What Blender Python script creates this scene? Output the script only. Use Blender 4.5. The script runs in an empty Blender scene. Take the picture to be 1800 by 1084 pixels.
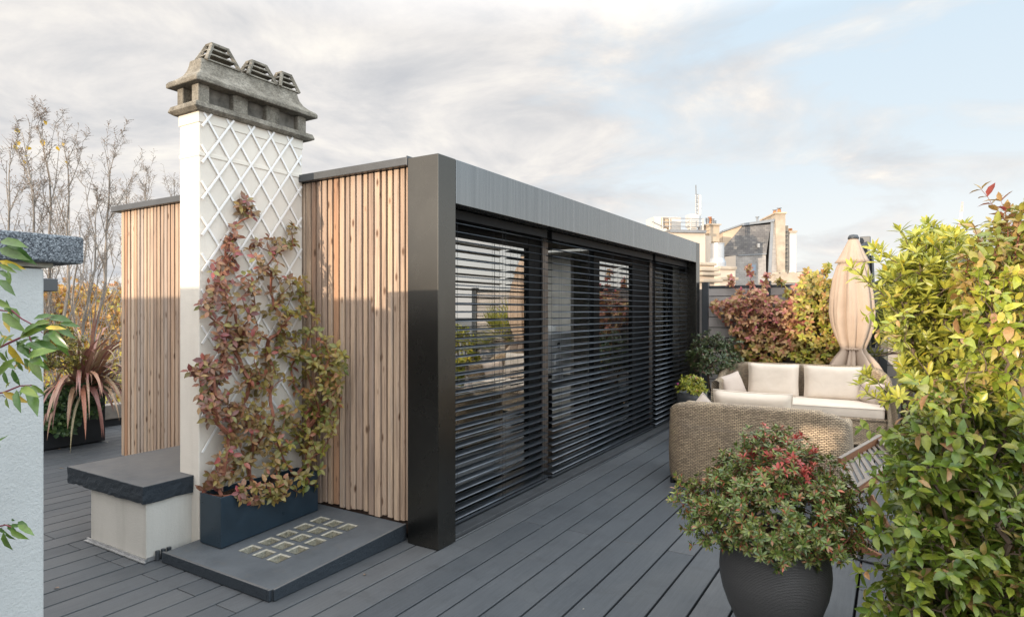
import bpy, math, random
from mathutils import Vector, Matrix, noise as mnoise
random.seed(7)
R_ = random.random
U = random.uniform
sc = bpy.context.scene
COL = sc.collection
# ------------------------------------------------------------------ camera frame
ANG = math.radians(31.5); FPX = 1096.0; HOR = 546.0; CZ = 1.6
FW = Vector((-math.sin(ANG), math.cos(ANG), 0)); RT = Vector((math.cos(ANG), math.sin(ANG), 0)); UP = Vector((0, 0, 1))
CAM = Vector((0, 0, CZ))
def ray(px, py): return FW + RT * ((px - 900) / FPX) + UP * ((HOR - py) / FPX)
def at(px, py, t): return CAM + ray(px, py) * t
def atx(px, py, X): v = ray(px, py); return CAM + v * (X / v.x)
def aty(px, py, Y): v = ray(px, py); return CAM + v * (Y / v.y)
# ------------------------------------------------------------------ scene helpers
def props(o, label=None, cat=None, group=None, kind=None):
    if label: o['label'] = label
    if cat: o['category'] = cat
    if group: o['group'] = group
    if kind: o['kind'] = kind
    return o
def wloc(o):
    v = Vector((0, 0, 0))
    while o is not None: v += o.location; o = o.parent
    return v
def thing(name, label, cat, loc=(0, 0, 0), rz=0, group=None):
    o = bpy.data.objects.new(name, None); COL.objects.link(o)
    o.location = loc; o.rotation_euler = (0, 0, rz); o.empty_display_size = .1
    return props(o, label, cat, group)
class MB:
    def __init__(s): s.v = []; s.f = []; s.r = []; s.g = []; s.uv = {}; s.cur = 0.0; s.reg = 0.0
    def add(s, vs, fs, rnd=None, reg=None):
        b = len(s.v); s.v += [tuple(p) for p in vs]
        s.r += [s.cur if rnd is None else rnd] * len(vs); s.g += [s.reg if reg is None else reg] * len(vs)
        s.f += [tuple(i + b for i in f) for f in fs]; return b
    def box(s, x0, x1, y0, y1, z0, z1, rnd=None):
        s.add([(x0,y0,z0),(x1,y0,z0),(x1,y1,z0),(x0,y1,z0),(x0,y0,z1),(x1,y0,z1),(x1,y1,z1),(x0,y1,z1)],
              [(0,3,2,1),(4,5,6,7),(0,1,5,4),(1,2,6,5),(2,3,7,6),(3,0,4,7)], rnd)
    def hexa(s, p, rnd=None):   # 4 bottom, 4 top
        s.add(p, [(0,3,2,1),(4,5,6,7),(0,1,5,4),(1,2,6,5),(2,3,7,6),(3,0,4,7)], rnd)
    def bar(s, a, b, w, h, up=UP, rnd=None):
        a = Vector(a); b = Vector(b); d = (b - a).normalized(); x = d.cross(Vector(up))
        if x.length < 1e-4: x = d.cross(Vector((1, 0, 0)))
        x.normalize(); y = x.cross(d); x = x * (w / 2); y = y * (h / 2)
        s.hexa([a-x-y, a+x-y, b+x-y, b-x-y, a-x+y, a+x+y, b+x+y, b-x+y], rnd)
    def tube(s, pts, rad, n=6, rnd=None, cap=True):
        pts = [Vector(p) for p in pts]; N = len(pts)
        if not hasattr(rad, '__len__'): rad = [rad] * N
        d0 = (pts[1] - pts[0]).normalized(); x = d0.cross(UP)
        if x.length < 1e-3: x = Vector((1, 0, 0))
        x.normalize(); vs = []
        for i, p in enumerate(pts):
            d = (pts[min(i+1, N-1)] - pts[max(i-1, 0)]).normalized()
            x = x - d * x.dot(d)
            if x.length < 1e-4: x = d.orthogonal()
            x.normalize(); y = d.cross(x)
            for k in range(n):
                a = 2 * math.pi * k / n; vs.append(p + (x * math.cos(a) + y * math.sin(a)) * rad[i])
        fs = [(i*n+k, i*n+(k+1) % n, (i+1)*n+(k+1) % n, (i+1)*n+k) for i in range(N-1) for k in range(n)]
        if cap: fs += [tuple(range(n-1, -1, -1)), tuple(range((N-1)*n, N*n))]
        s.add(vs, fs, rnd)
    def lathe(s, prof, c, n=32, fn=None, cap0=True, cap1=False):
        vs = []
        for (r, z) in prof:
            for k in range(n):
                a = 2 * math.pi * k / n; rr = r if fn is None else fn(r, z, a)
                vs.append((c[0] + rr * math.cos(a), c[1] + rr * math.sin(a), c[2] + z))
        N = len(prof)
        fs = [(i*n+k, i*n+(k+1) % n, (i+1)*n+(k+1) % n, (i+1)*n+k) for i in range(N-1) for k in range(n)]
        if cap0: fs.append(tuple(range(n-1, -1, -1)))
        if cap1: fs.append(tuple(range((N-1)*n, N*n)))
        s.add(vs, fs)
    def leaf(s, b, d, nrm, L, W, rnd, reg=0.0, bend=.25, hi=True, fold=.25):
        d = d.normalized(); nrm = nrm - d * nrm.dot(d)
        if nrm.length < 1e-4: nrm = d.orthogonal()
        nrm.normalize(); w = d.cross(nrm)
        def st(t, k, off): return b + d * (L*t) - nrm * (bend * L * t * t) + w * (k * W * .5) + nrm * (off * W)
        if hi:
            vs = [b, st(.3,-.85,fold*.6), st(.3,0,0), st(.3,.85,fold*.6), st(.65,-.85,fold*.55), st(.65,0,0), st(.65,.85,fold*.55), st(1,0,0)]
            fs = [(0,2,1),(0,3,2),(1,2,5,4),(2,3,6,5),(4,5,7),(5,6,7)]
        else:
            vs = [b, st(.5,-1,fold*.6), st(1,0,0), st(.5,1,fold*.6)]
            fs = [(0,2,1),(0,3,2)]
        s.add(vs, fs, rnd, reg)
def obj(name, mb, m, parent=None, bevel=0, smooth=False, local=False, segs=2, sub=0):
    me = bpy.data.meshes.new(name)
    off = Vector((0, 0, 0)) if (parent is None or local) else wloc(parent)
    vs = mb.v if off.length == 0 else [(p[0]-off.x, p[1]-off.y, p[2]-off.z) for p in mb.v]
    me.from_pydata(vs, [], mb.f)
    a = me.attributes.new('rnd', 'FLOAT', 'POINT'); a.data.foreach_set('value', mb.r)
    a = me.attributes.new('reg', 'FLOAT', 'POINT'); a.data.foreach_set('value', mb.g)
    if mb.uv:
        ul = me.uv_layers.new(name='UVMap')
        for l in me.loops:
            if l.vertex_index in mb.uv: ul.data[l.index].uv = mb.uv[l.vertex_index]
    if smooth: me.shade_smooth()
    me.validate(); me.update(); me.materials.append(m)
    o = bpy.data.objects.new(name, me); COL.objects.link(o)
    if parent is not None: o.parent = parent
    if bevel:
        md = o.modifiers.new('bevel', 'BEVEL'); md.width = bevel; md.segments = segs; md.limit_method = 'ANGLE'; md.angle_limit = .7
    if sub:
        md = o.modifiers.new('sub', 'SUBSURF'); md.levels = sub; md.render_levels = sub
    return o
def kids(o): return [c for c in bpy.data.objects if c.parent == o]
def dup(root, loc, rz, label, **kw):
    r = root.copy(); COL.objects.link(r); r.location = loc; r.rotation_euler = (0, 0, rz); r['label'] = label
    for c in kids(root):
        q = c.copy(); COL.objects.link(q); q.parent = r
        for g in kids(c):
            h = g.copy(); COL.objects.link(h); h.parent = q
    return r
# ------------------------------------------------------------------ materials
def nd(t, typ, ins=None, **kw):
    n = t.nodes.new(typ)
    for k, v in kw.items(): setattr(n, k, v)
    for k, v in (ins or {}).items():
        if isinstance(v, bpy.types.NodeSocket): t.links.new(v, n.inputs[k])
        else: n.inputs[k].default_value = v
    return n
def c4(c): return (c[0], c[1], c[2], 1)
def ramp(t, fac, stops, interp='LINEAR'):
    n = t.nodes.new('ShaderNodeValToRGB'); t.links.new(fac, n.inputs[0]); e = n.color_ramp; e.interpolation = interp
    while len(e.elements) < len(stops): e.elements.new(.5)
    for q, (p, c) in zip(e.elements, stops):
        q.position = p; q.color = c4(c) if hasattr(c, '__len__') else (c, c, c, 1)
    return n.outputs[0]
def mixc(t, f, a, b, blend='MIX'):
    n = t.nodes.new('ShaderNodeMix'); n.data_type = 'RGBA'; n.blend_type = blend; n.clamp_factor = True
    for k, v in ((0, f), (6, a), (7, b)):
        if isinstance(v, bpy.types.NodeSocket): t.links.new(v, n.inputs[k])
        else: n.inputs[k].default_value = c4(v) if hasattr(v, '__len__') else v
    return n.outputs[2]
def math_(t, op, a, b=0.0, clamp=False):
    n = t.nodes.new('ShaderNodeMath'); n.operation = op; n.use_clamp = clamp
    for k, v in ((0, a), (1, b)):
        if isinstance(v, bpy.types.NodeSocket): t.links.new(v, n.inputs[k])
        else: n.inputs[k].default_value = v
    return n.outputs[0]
def newmat(name):
    m = bpy.data.materials.new(name); m.use_nodes = True; t = m.node_tree; t.nodes.clear()
    out = t.nodes.new('ShaderNodeOutputMaterial'); return m, t, out
def pbsdf(t, base, rough=.6, metal=0.0, spec=.5, normal=None, **kw):
    ins = {'Base Color': base if isinstance(base, bpy.types.NodeSocket) else c4(base), 'Roughness': rough, 'Metallic': metal, 'Specular IOR Level': spec}
    if normal is not None: ins['Normal'] = normal
    ins.update(kw); return nd(t, 'ShaderNodeBsdfPrincipled', ins)
def ocoord(t, scale=(1, 1, 1), off=None):
    g = nd(t, 'ShaderNodeNewGeometry').outputs['Position']
    mp = nd(t, 'ShaderNodeMapping', {'Vector': g, 'Scale': scale})
    if off is not None:
        a = nd(t, 'ShaderNodeVectorMath', {0: mp.outputs[0]}, operation='ADD'); t.links.new(off, a.inputs[1]); return a.outputs[0]
    return mp.outputs[0]
def tnoise(t, vec, scale, detail=4, rough=.55, dist=0):
    return nd(t, 'ShaderNodeTexNoise', {'Vector': vec, 'Scale': scale, 'Detail': detail, 'Roughness': rough, 'Distortion': dist}).outputs[0]
def bump(t, h, strength, dist=.01, normal=None):
    ins = {'Height': h, 'Strength': strength, 'Distance': dist}
    if normal is not None: ins['Normal'] = normal
    return nd(t, 'ShaderNodeBump', ins).outputs[0]
def rattr(t, nm='rnd'): return nd(t, 'ShaderNodeAttribute', attribute_name=nm).outputs['Fac']
def simple(name, base, rough=.6, metal=0, spec=.5, var=.15, nscale=6, bstr=0, bscale=60, bdist=.004, rv=0.0, tint=0.0):
    """plain surface with a little mottling, optional bump and per-piece tint"""
    m, t, out = newmat(name); P = ocoord(t)
    n = tnoise(t, P, nscale, 5, .6)
    lo = [c * (1 - var) for c in base]; hi = [min(1, c * (1 + var)) for c in base]
    col = ramp(t, n, [(.3, lo), (.7, hi)])
    if tint:
        col = mixc(t, 1.0, col, ramp(t, rattr(t), [(0, 1 - tint), (1, 1 + tint * .6)]), 'MULTIPLY')
    nor = bump(t, tnoise(t, P, bscale, 4, .6), bstr, bdist) if bstr else None
    rr = ramp(t, tnoise(t, P, nscale * 2.3, 4), [(.3, rough - rv), (.7, rough + rv)]) if rv else rough
    b = pbsdf(t, col, rr, metal, spec, nor); t.links.new(b.outputs[0], out.inputs[0]); return m
def leafmat(name, s0, s1=None, rough=.38, trans=.3, spec=.5):
    m, t, out = newmat(name); r = rattr(t)
    c = ramp(t, r, s0)
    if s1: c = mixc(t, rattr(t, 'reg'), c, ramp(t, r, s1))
    c = mixc(t, .55, c, mixc(t, 1.0, c, ramp(t, tnoise(t, ocoord(t), 60, 5, .65), [(.3, .5), (.7, 1.5)]), 'MULTIPLY'))
    c = mixc(t, ramp(t, tnoise(t, ocoord(t), 150, 2), [(.68, 0), (.76, .5)]), c, (.13,.085,.04))
    b = pbsdf(t, c, rough, 0, spec)
    tr = nd(t, 'ShaderNodeBsdfTranslucent', {'Color': c})
    mx = nd(t, 'ShaderNodeMixShader', {0: trans, 1: b.outputs[0], 2: tr.outputs[0]})
    t.links.new(mx.outputs[0], out.inputs[0]); return m

M = {}
def build_materials():
    # larch battens
    m, t, out = newmat('larch'); r = rattr(t)
    off = nd(t, 'ShaderNodeCombineXYZ', {'X': math_(t, 'MULTIPLY', r, 37.), 'Z': math_(t, 'MULTIPLY', r, 91.)}).outputs[0]
    P = ocoord(t, (55, 55, 2.2), off)
    grain = tnoise(t, P, 1, 5, .65, .6)
    fine = tnoise(t, ocoord(t, (260, 260, 5), off), 1, 3, .6)
    base = ramp(t, r, [(0, (.44,.28,.175)), (.15, (.55,.40,.275)), (.32, (.33,.235,.175)), (.48, (.56,.41,.29)), (.62, (.43,.235,.13)), (.74, (.37,.295,.24)), (.88, (.60,.465,.34)), (1, (.40,.27,.18))])
    col = mixc(t, .75, base, mixc(t, 1.0, base, ramp(t, grain, [(.22, (.30,.25,.22)), (.48, (.95,.94,.93)), (.8, (1.3,1.28,1.22))]), 'MULTIPLY'))
    col = mixc(t, .35, col, mixc(t, 1.0, col, ramp(t, fine, [(.35, .6), (.62, 1.15)]), 'MULTIPLY'))
    blot = tnoise(t, ocoord(t, (9, 9, 1.1), off), 1, 4, .6)
    col = mixc(t, ramp(t, blot, [(.5, 0), (.74, .8)]), col, (.20,.15,.12))
    wz = nd(t, 'ShaderNodeSeparateXYZ', {0: nd(t, 'ShaderNodeNewGeometry').outputs['Position']}).outputs[2]
    wash = tnoise(t, ocoord(t, (30, 30, .7), off), 1, 4, .6)
    col = mixc(t, 1.0, col, (.90,.905,.93), 'MULTIPLY')
    col = mixc(t, ramp(t, wash, [(.5, 0), (.72, .55)]), col, (.36,.32,.285))
    vk = nd(t, 'ShaderNodeTexVoronoi', {'Vector': ocoord(t, (13, 13, 5), off), 'Scale': 1.0}).outputs['Distance']
    col = mixc(t, ramp(t, vk, [(.07, .97), (.12, .6), (.19, 0)]), col, (.11,.06,.035))
    nor = bump(t, grain, .25, .003)
    b = pbsdf(t, col, .72, 0, .3, nor); t.links.new(b.outputs[0], out.inputs[0]); M['larch'] = m
    # render / plaster
    def plaster(name, base, bs, stain=.0):
        m, t, out = newmat(name); P = ocoord(t)
        n = tnoise(t, P, 2.2, 6, .6)
        col = ramp(t, n, [(.25, [c*.9 for c in base]), (.75, [min(1, c*1.05) for c in base])])
        sp = tnoise(t, P, 160, 2)
        col = mixc(t, ramp(t, sp, [(.62, 0), (.8, .35)]), col, [c*.6 for c in base])
        if stain:
            st = tnoise(t, ocoord(t, (7, 7, .8)), 1, 5, .6); col = mixc(t, ramp(t, st, [(.52, 0), (.78, stain)]), col, [base[0]*.55, base[1]*.53, base[2]*.5])
        h = math_(t, 'ADD', tnoise(t, P, 120, 3, .6), math_(t, 'MULTIPLY', tnoise(t, P, 38, 3), .8))
        b = pbsdf(t, col, .9, 0, .2, bump(t, h, bs, .006)); t.links.new(b.outputs[0], out.inputs[0]); M[name] = m
    plaster('plaster_cream', (.67,.615,.54), .35, .25); plaster('plaster_grey', (.45,.46,.45), .55, .1); plaster('plaster_base', (.50,.475,.43), .3, .4); plaster('plaster_band', (.68,.63,.55), .1, .1)
    # weathered concrete of the chimney cap
    m, t, out = newmat('old_concrete'); P = ocoord(t)
    n = tnoise(t, P, 7, 8, .7); v = nd(t, 'ShaderNodeTexVoronoi', {'Vector': P, 'Scale': 110.}).outputs['Color']
    col = ramp(t, n, [(.25, (.09,.08,.064)), (.5, (.215,.195,.16)), (.68, (.31,.285,.24)), (.82, (.46,.43,.37))])
    col = mixc(t, .4, col, mixc(t, 1.0, col, ramp(t, nd(t, 'ShaderNodeRGBToBW', {0: v}).outputs[0], [(.2, .45), (.8, 1.5)]), 'MULTIPLY'))
    dk = tnoise(t, ocoord(t, (9, 9, 3)), 1, 6, .7); col = mixc(t, ramp(t, dk, [(.55, 0), (.75, .7)]), col, (.055,.052,.046))
    h = math_(t, 'ADD', tnoise(t, P, 90, 5, .7), n)
    b = pbsdf(t, col, .95, 0, .15, bump(t, h, .8, .012)); t.links.new(b.outputs[0], out.inputs[0]); M['old_concrete'] = m
    M['gap_black'] = simple('gap_black', (.006,.006,.007), .9, 0, .1)
    M['soot'] = simple('soot', (.15,.137,.118), .95, 0, .2, .5, 12)
    # dark painted stone with a rough broken edge / granite-look coping
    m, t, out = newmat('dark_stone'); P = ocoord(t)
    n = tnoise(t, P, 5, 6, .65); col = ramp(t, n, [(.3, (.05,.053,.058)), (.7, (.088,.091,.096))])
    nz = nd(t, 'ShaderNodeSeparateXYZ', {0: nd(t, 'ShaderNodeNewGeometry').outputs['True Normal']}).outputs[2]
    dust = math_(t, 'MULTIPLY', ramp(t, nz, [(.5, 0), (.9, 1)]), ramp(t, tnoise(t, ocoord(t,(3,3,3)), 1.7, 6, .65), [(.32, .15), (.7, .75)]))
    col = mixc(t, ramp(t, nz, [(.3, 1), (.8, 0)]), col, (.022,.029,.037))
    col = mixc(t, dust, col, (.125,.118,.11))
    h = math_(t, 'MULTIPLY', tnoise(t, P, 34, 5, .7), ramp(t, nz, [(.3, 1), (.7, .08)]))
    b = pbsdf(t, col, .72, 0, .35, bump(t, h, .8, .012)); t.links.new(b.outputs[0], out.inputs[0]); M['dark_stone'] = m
    m, t, out = newmat('speckled_coping'); P = ocoord(t)
    v = nd(t, 'ShaderNodeTexVoronoi', {'Vector': P, 'Scale': 230.}).outputs['Color']
    col = ramp(t, nd(t, 'ShaderNodeRGBToBW', {0: v}).outputs[0], [(.2, (.035,.04,.048)), (.45, (.1,.112,.125)), (.7, (.19,.21,.23)), (.9, (.33,.36,.385))])
    col = mixc(t, ramp(t, tnoise(t, P, 9, 5, .65), [(.45, 0), (.75, .55)]), col, (.05,.055,.063))
    b = pbsdf(t, col, .85, 0, .3, bump(t, tnoise(t, P, 120, 3), .35, .004)); t.links.new(b.outputs[0], out.inputs[0]); M['speckled_coping'] = m
    # composite deck boards
    m, t, out = newmat('deck_board'); r = rattr(t)
    off = nd(t, 'ShaderNodeCombineXYZ', {'Y': math_(t, 'MULTIPLY', r, 53.)}).outputs[0]
    g = tnoise(t, ocoord(t, (90, 3.5, 1), off), 1, 5, .65)
    col = ramp(t, r, [(0, (.050,.055,.061)), (.5, (.060,.065,.071)), (1, (.078,.081,.085))])
    col = mixc(t, .5, col, mixc(t, 1.0, col, ramp(t, g, [(.3, .62), (.7, 1.35)]), 'MULTIPLY'))
    col = mixc(t, .5, col, mixc(t, 1.0, col, ramp(t, tnoise(t, ocoord(t), 420, 2), [(.35, .6), (.65, 1.4)]), 'MULTIPLY'))
    big = tnoise(t, ocoord(t, (1, .6, 1)), 1.6, 5, .6)
    col = mixc(t, ramp(t, big, [(.48, 0), (.75, .45)]), col, (.098,.099,.098))
    dirt = tnoise(t, ocoord(t, (2.2, 5, 1)), 1, 6, .7); col = mixc(t, ramp(t, dirt, [(.56, 0), (.76, .6)]), col, (.036,.036,.036))
    sv = nd(t, 'ShaderNodeTexVoronoi', {'Vector': nd(t, 'ShaderNodeVectorMath', {0: ocoord(t, (1.1, 1.1, 1)), 1: nd(t, 'ShaderNodeTexNoise', {'Vector': ocoord(t), 'Scale': 2.4, 'Detail': 2.0}).outputs['Color']}, operation='ADD').outputs[0], 'Scale': 1.3}, feature='DISTANCE_TO_EDGE').outputs['Distance']
    scr = math_(t, 'MULTIPLY', ramp(t, sv, [(.0, 1), (.006, 0)]), ramp(t, tnoise(t, ocoord(t), 1.1, 2), [(.5, 0), (.62, .45)]))
    col = mixc(t, scr, col, (.035,.036,.038))
    rr = ramp(t, tnoise(t, ocoord(t), 3, 5), [(.3, .48), (.7, .66)])
    b = pbsdf(t, col, rr, 0, .45, bump(t, tnoise(t, ocoord(t, (300, 40, 1)), 1, 3), .25, .002)); t.links.new(b.outputs[0], out.inputs[0]); M['deck_board'] = m
    # satin dark metal of the frame
    for nm, c0, c1, dk in (('frame_metal', (.096,.091,.082), (.110,.105,.095), .25), ('fascia_metal', (.19,.195,.198), (.235,.24,.24), .45)):
        m, t, out = newmat(nm); P = ocoord(t)
        st = tnoise(t, ocoord(t, (40, 40, .6) if nm == 'fascia_metal' else (1.5, 1.5, 1.5)), 1, 4, .6)
        col = ramp(t, st, [(.3, c0), (.7, c1)])
        rr = ramp(t, st, [(.25, .25), (.8, .30)])
        dust = tnoise(t, ocoord(t, (60, 60, 1.2) if nm == 'fascia_metal' else (6, 6, 4)), 1, 5, .7)
        col = mixc(t, ramp(t, dust, [(.55, 0), (.9, dk)]), col, [c * 1.7 for c in c1])
        b = pbsdf(t, col, rr, 1.0, .5, bump(t, tnoise(t, P, 2.5, 2), .04, .02)); t.links.new(b.outputs[0], out.inputs[0]); M[nm] = m
    
    M['coping_metal'] = simple('coping_metal', (.075,.078,.082), .42, .3, .5, .15, 5)
    M['blind_metal'] = simple('blind_metal', (.085,.095,.108), .34, .6, .6, .2, 8, tint=.15)
    M['cord'] = simple('cord', (.03,.03,.032), .8)
    M['post_pale'] = simple('post_pale', (.26,.21,.175), .5, .2, .5, .1, 9)
    M['dark_inside'] = simple('dark_inside', (.02,.02,.021), .7)
    M['black_frame'] = simple('black_frame', (.009,.0095,.0105), .6, 0, .2)
    M['inner_wall'] = simple('inner_wall', (.50,.485,.45), .9)
    M['inner_floor'] = simple('inner_floor', (.16,.11,.075), .5)
    M['white_paint'] = simple('white_paint', (.76,.74,.715), .5, 0, .4, .06, 20)
    M['white_plastic'] = simple('white_plastic', (.52,.52,.51), .4)
    M['silver'] = simple('silver', (.62,.63,.64), .35, .6)
    M['navy_metal'] = simple('navy_metal', (.016,.030,.044), .33, .1, .55, .2, 6, rv=.06)
    M['black_planter'] = simple('black_planter', (.014,.016,.019), .5, 0, .4, .2)
    M['soil'] = simple('soil', (.055,.032,.02), .95, 0, .2, .6, 60, 1., 70, .02)
    # felt-covered slab
    m, t, out = newmat('slab_felt'); P = ocoord(t)
    col = ramp(t, tnoise(t, P, 3.4, 6, .65), [(.3, (.058,.066,.074)), (.7, (.092,.102,.112))])
    col = mixc(t, ramp(t, tnoise(t, P, 260, 2), [(.5, 0), (.75, .4)]), col, (.15,.155,.16))
    col = mixc(t, ramp(t, tnoise(t, P, 9, 6, .7), [(.58, 0), (.78, .6)]), col, (.12,.108,.09))
    b = pbsdf(t, col, ramp(t, tnoise(t, P, 4, 5), [(.3, .42), (.7, .68)]), 0, .45, bump(t, tnoise(t, P, 140, 4), .35, .004)); t.links.new(b.outputs[0], out.inputs[0]); M['slab_felt'] = m
    M['glass_block'] = simple('glass_block', (.15,.14,.105), .2, 0, .5, .5, 70)
    M['block_rim'] = simple('block_rim', (.27,.255,.21), .7, 0, .4, .35, 40)
    M['steel'] = simple('steel', (.45,.45,.45), .4, .8, .5, .3, 20)
    # reflective window glass
    m, t, out = newmat('window_glass')
    gl = nd(t, 'ShaderNodeBsdfGlossy', {'Color': (.93,.92,.89,1), 'Roughness': 0.0})
    tr = nd(t, 'ShaderNodeBsdfTransparent', {'Color': (.55,.57,.56,1)})
    lw = nd(t, 'ShaderNodeLayerWeight', {'Blend': .45}).outputs['Fresnel']
    f = ramp(t, lw, [(0, .46), (.5, .66), (1, .97)])
    mx = nd(t, 'ShaderNodeMixShader', {0: f, 1: tr.outputs[0], 2: gl.outputs[0]}); t.links.new(mx.outputs[0], out.inputs[0]); M['window_glass'] = m
    m, t, out = newmat('added_roof_glass'); mx = nd(t, 'ShaderNodeMixShader', {0: .12, 1: nd(t, 'ShaderNodeBsdfTransparent', {'Color': (.9,.92,.92,1)}).outputs[0], 2: nd(t, 'ShaderNodeBsdfGlossy', {'Roughness': 0.02}).outputs[0]}); t.links.new(mx.outputs[0], out.inputs[0]); M['added_roof_glass'] = m
    # wicker (UV in metres)
    m, t, out = newmat('wicker'); uv = nd(t, 'ShaderNodeUVMap', uv_map='UVMap').outputs[0]
    wob = nd(t, 'ShaderNodeTexNoise', {'Vector': uv, 'Scale': 30., 'Detail': 2.0}).outputs['Color']
    uvw = nd(t, 'ShaderNodeVectorMath', {0: uv, 1: nd(t, 'ShaderNodeVectorMath', {0: wob, 1: (.010,.010,0)}, operation='MULTIPLY').outputs[0]}, operation='ADD').outputs[0]
    br = nd(t, 'ShaderNodeTexBrick', {'Vector': uvw, 'Color1': (.57,.445,.305,1), 'Color2': (.33,.255,.175,1), 'Mortar': (.065,.048,.034,1), 'Scale': 1.0, 'Mortar Size': .0032, 'Mortar Smooth': .7, 'Bias': -.05, 'Brick Width': .032, 'Row Height': .0138})
    br.offset = .5
    big = tnoise(t, uv, 3, 4); col = mixc(t, 1.0, br.outputs[0], ramp(t, big, [(.3, (.82,.82,.84)), (.7, (1.15,1.12,1.05))]), 'MULTIPLY')
    bands = tnoise(t, nd(t, 'ShaderNodeMapping', {'Vector': uv, 'Scale': (.6, 11, 1)}).outputs[0], 1, 3)
    col = mixc(t, ramp(t, bands, [(.55, 0), (.75, .5)]), col, (.24,.20,.165))
    h = math_(t, 'SUBTRACT', 1.0, br.outputs['Fac'])
    b = pbsdf(t, col, .55, 0, .4, bump(t, h, .9, .008)); t.links.new(b.outputs[0], out.inputs[0]); M['wicker'] = m
    def fabric(name, c):
        m, t, out = newmat(name); P = ocoord(t)
        col = ramp(t, tnoise(t, P, 5, 5), [(.3, [k*.92 for k in c]), (.7, [k*1.04 for k in c])])
        h = math_(t, 'ADD', math_(t, 'MULTIPLY', tnoise(t, P, 700, 1), .15), tnoise(t, P, 8, 3, .5, .6))
        b = pbsdf(t, col, .9, 0, .15, bump(t, h, .35, .02)); t.links.new(b.outputs[0], out.inputs[0]); M[name] = m
    fabric('cushion_cream', (.63,.545,.455)); fabric('cushion_taupe', (.50,.42,.36)); fabric('umbrella_cloth', (.39,.305,.24))
    M['fence_board'] = simple('fence_board', (.37,.345,.33), .62, 0, .35, .14, 3, .15, 50, .002, tint=.12)
    M['dark_board'] = simple('dark_board', (.035,.034,.033), .75, 0, .3, .2, 3)
    M['fence_post'] = simple('fence_post', (.048,.054,.06), .42, .2, .5, .15)
    # ribbed pot
    m, t, out = newmat('pot_ribbed'); P = ocoord(t)
    wv = nd(t, 'ShaderNodeTexWave', {'Vector': P, 'Scale': 48., 'Distortion': 3.0, 'Detail': 2.0, 'Detail Scale': 2.5}, wave_type='BANDS', bands_direction='Z').outputs['Fac']
    col = ramp(t, math_(t, 'ADD', math_(t, 'MULTIPLY', wv, .5), math_(t, 'MULTIPLY', tnoise(t, ocoord(t, (3,3,30)), 1, 4), .5)), [(.25, (.042,.042,.043)), (.75, (.068,.067,.066))])
    b = pbsdf(t, col, .55, 0, .45, bump(t, wv, .35, .003)); t.links.new(b.outputs[0], out.inputs[0]); M['pot_ribbed'] = m
    M['pot_plain'] = simple('pot_plain', (.045,.047,.05), .5)
    # teak
    m, t, out = newmat('teak'); r = rattr(t)
    g = tnoise(t, ocoord(t, (40, 40, 40)), 1, 5, .65, 1.2)
    col = ramp(t, r, [(0, (.27,.125,.065)), (.45, (.25,.135,.08)), (.55, (.17,.14,.115)), (1, (.245,.205,.17))])
    col = mixc(t, .6, col, mixc(t, 1.0, col, ramp(t, g, [(.3, .6), (.7, 1.25)]), 'MULTIPLY'))
    b = pbsdf(t, col, .6, 0, .35); t.links.new(b.outputs[0], out.inputs[0]); M['teak'] = m
    M['old_timber'] = simple('old_timber', (.25,.22,.19), .8, 0, .2, .3, 6)
    M['bark'] = simple('bark', (.13,.095,.07), .85, 0, .2, .35, 14)
    M['bark_pale'] = simple('bark_pale', (.22,.195,.17), .85, 0, .2, .35, 3)
    M['twig_red'] = simple('twig_red', (.20,.075,.045), .7, 0, .3, .3, 20)
    M['twig_wine'] = simple('twig_wine', (.16,.04,.055), .6, 0, .3, .3, 20)
    # leaves
    M['leaf_creeper'] = leafmat('leaf_creeper',
        [(0,(.12,.035,.035)),(.2,(.20,.085,.05)),(.38,(.20,.045,.05)),(.52,(.27,.13,.065)),(.68,(.15,.06,.045)),(.80,(.17,.17,.045)),(.92,(.33,.19,.075)),(1,(.32,.045,.065))],
        [(0,(.15,.16,.03)),(.3,(.24,.20,.035)),(.55,(.11,.14,.03)),(.75,(.30,.24,.045)),(.9,(.33,.17,.06)),(1,(.26,.08,.05))], .42, .22)
    M['leaf_creeper_lime'] = leafmat('leaf_creeper_lime',
        [(0,(.27,.08,.08)),(.3,(.40,.17,.09)),(.55,(.32,.22,.07)),(.8,(.52,.30,.16)),(1,(.42,.09,.12))],
        [(0,(.20,.23,.03)),(.35,(.36,.34,.035)),(.6,(.14,.19,.03)),(.85,(.48,.40,.06)),(1,(.42,.2,.07))], .45, .28)
    M['leaf_pitto'] = leafmat('leaf_pitto', [(0,(.22,.26,.045)),(.4,(.38,.385,.055)),(.7,(.49,.46,.07)),(.93,(.30,.34,.08)),(1,(.62,.48,.05))], None, .4, .3)
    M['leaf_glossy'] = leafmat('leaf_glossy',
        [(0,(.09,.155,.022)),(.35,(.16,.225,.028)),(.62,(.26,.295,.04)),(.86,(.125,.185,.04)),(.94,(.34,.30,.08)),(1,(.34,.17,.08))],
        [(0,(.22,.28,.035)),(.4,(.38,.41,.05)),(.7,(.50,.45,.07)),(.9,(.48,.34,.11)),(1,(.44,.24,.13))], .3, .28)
    M['leaf_copper'] = leafmat('leaf_copper',
        [(0,(.15,.19,.03)),(.4,(.26,.27,.04)),(.7,(.30,.24,.05)),(1,(.36,.2,.07))],
        [(0,(.28,.18,.06)),(.4,(.36,.25,.08)),(.75,(.32,.19,.075)),(.94,(.38,.07,.08)),(1,(.26,.22,.06))], .35, .25)
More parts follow.
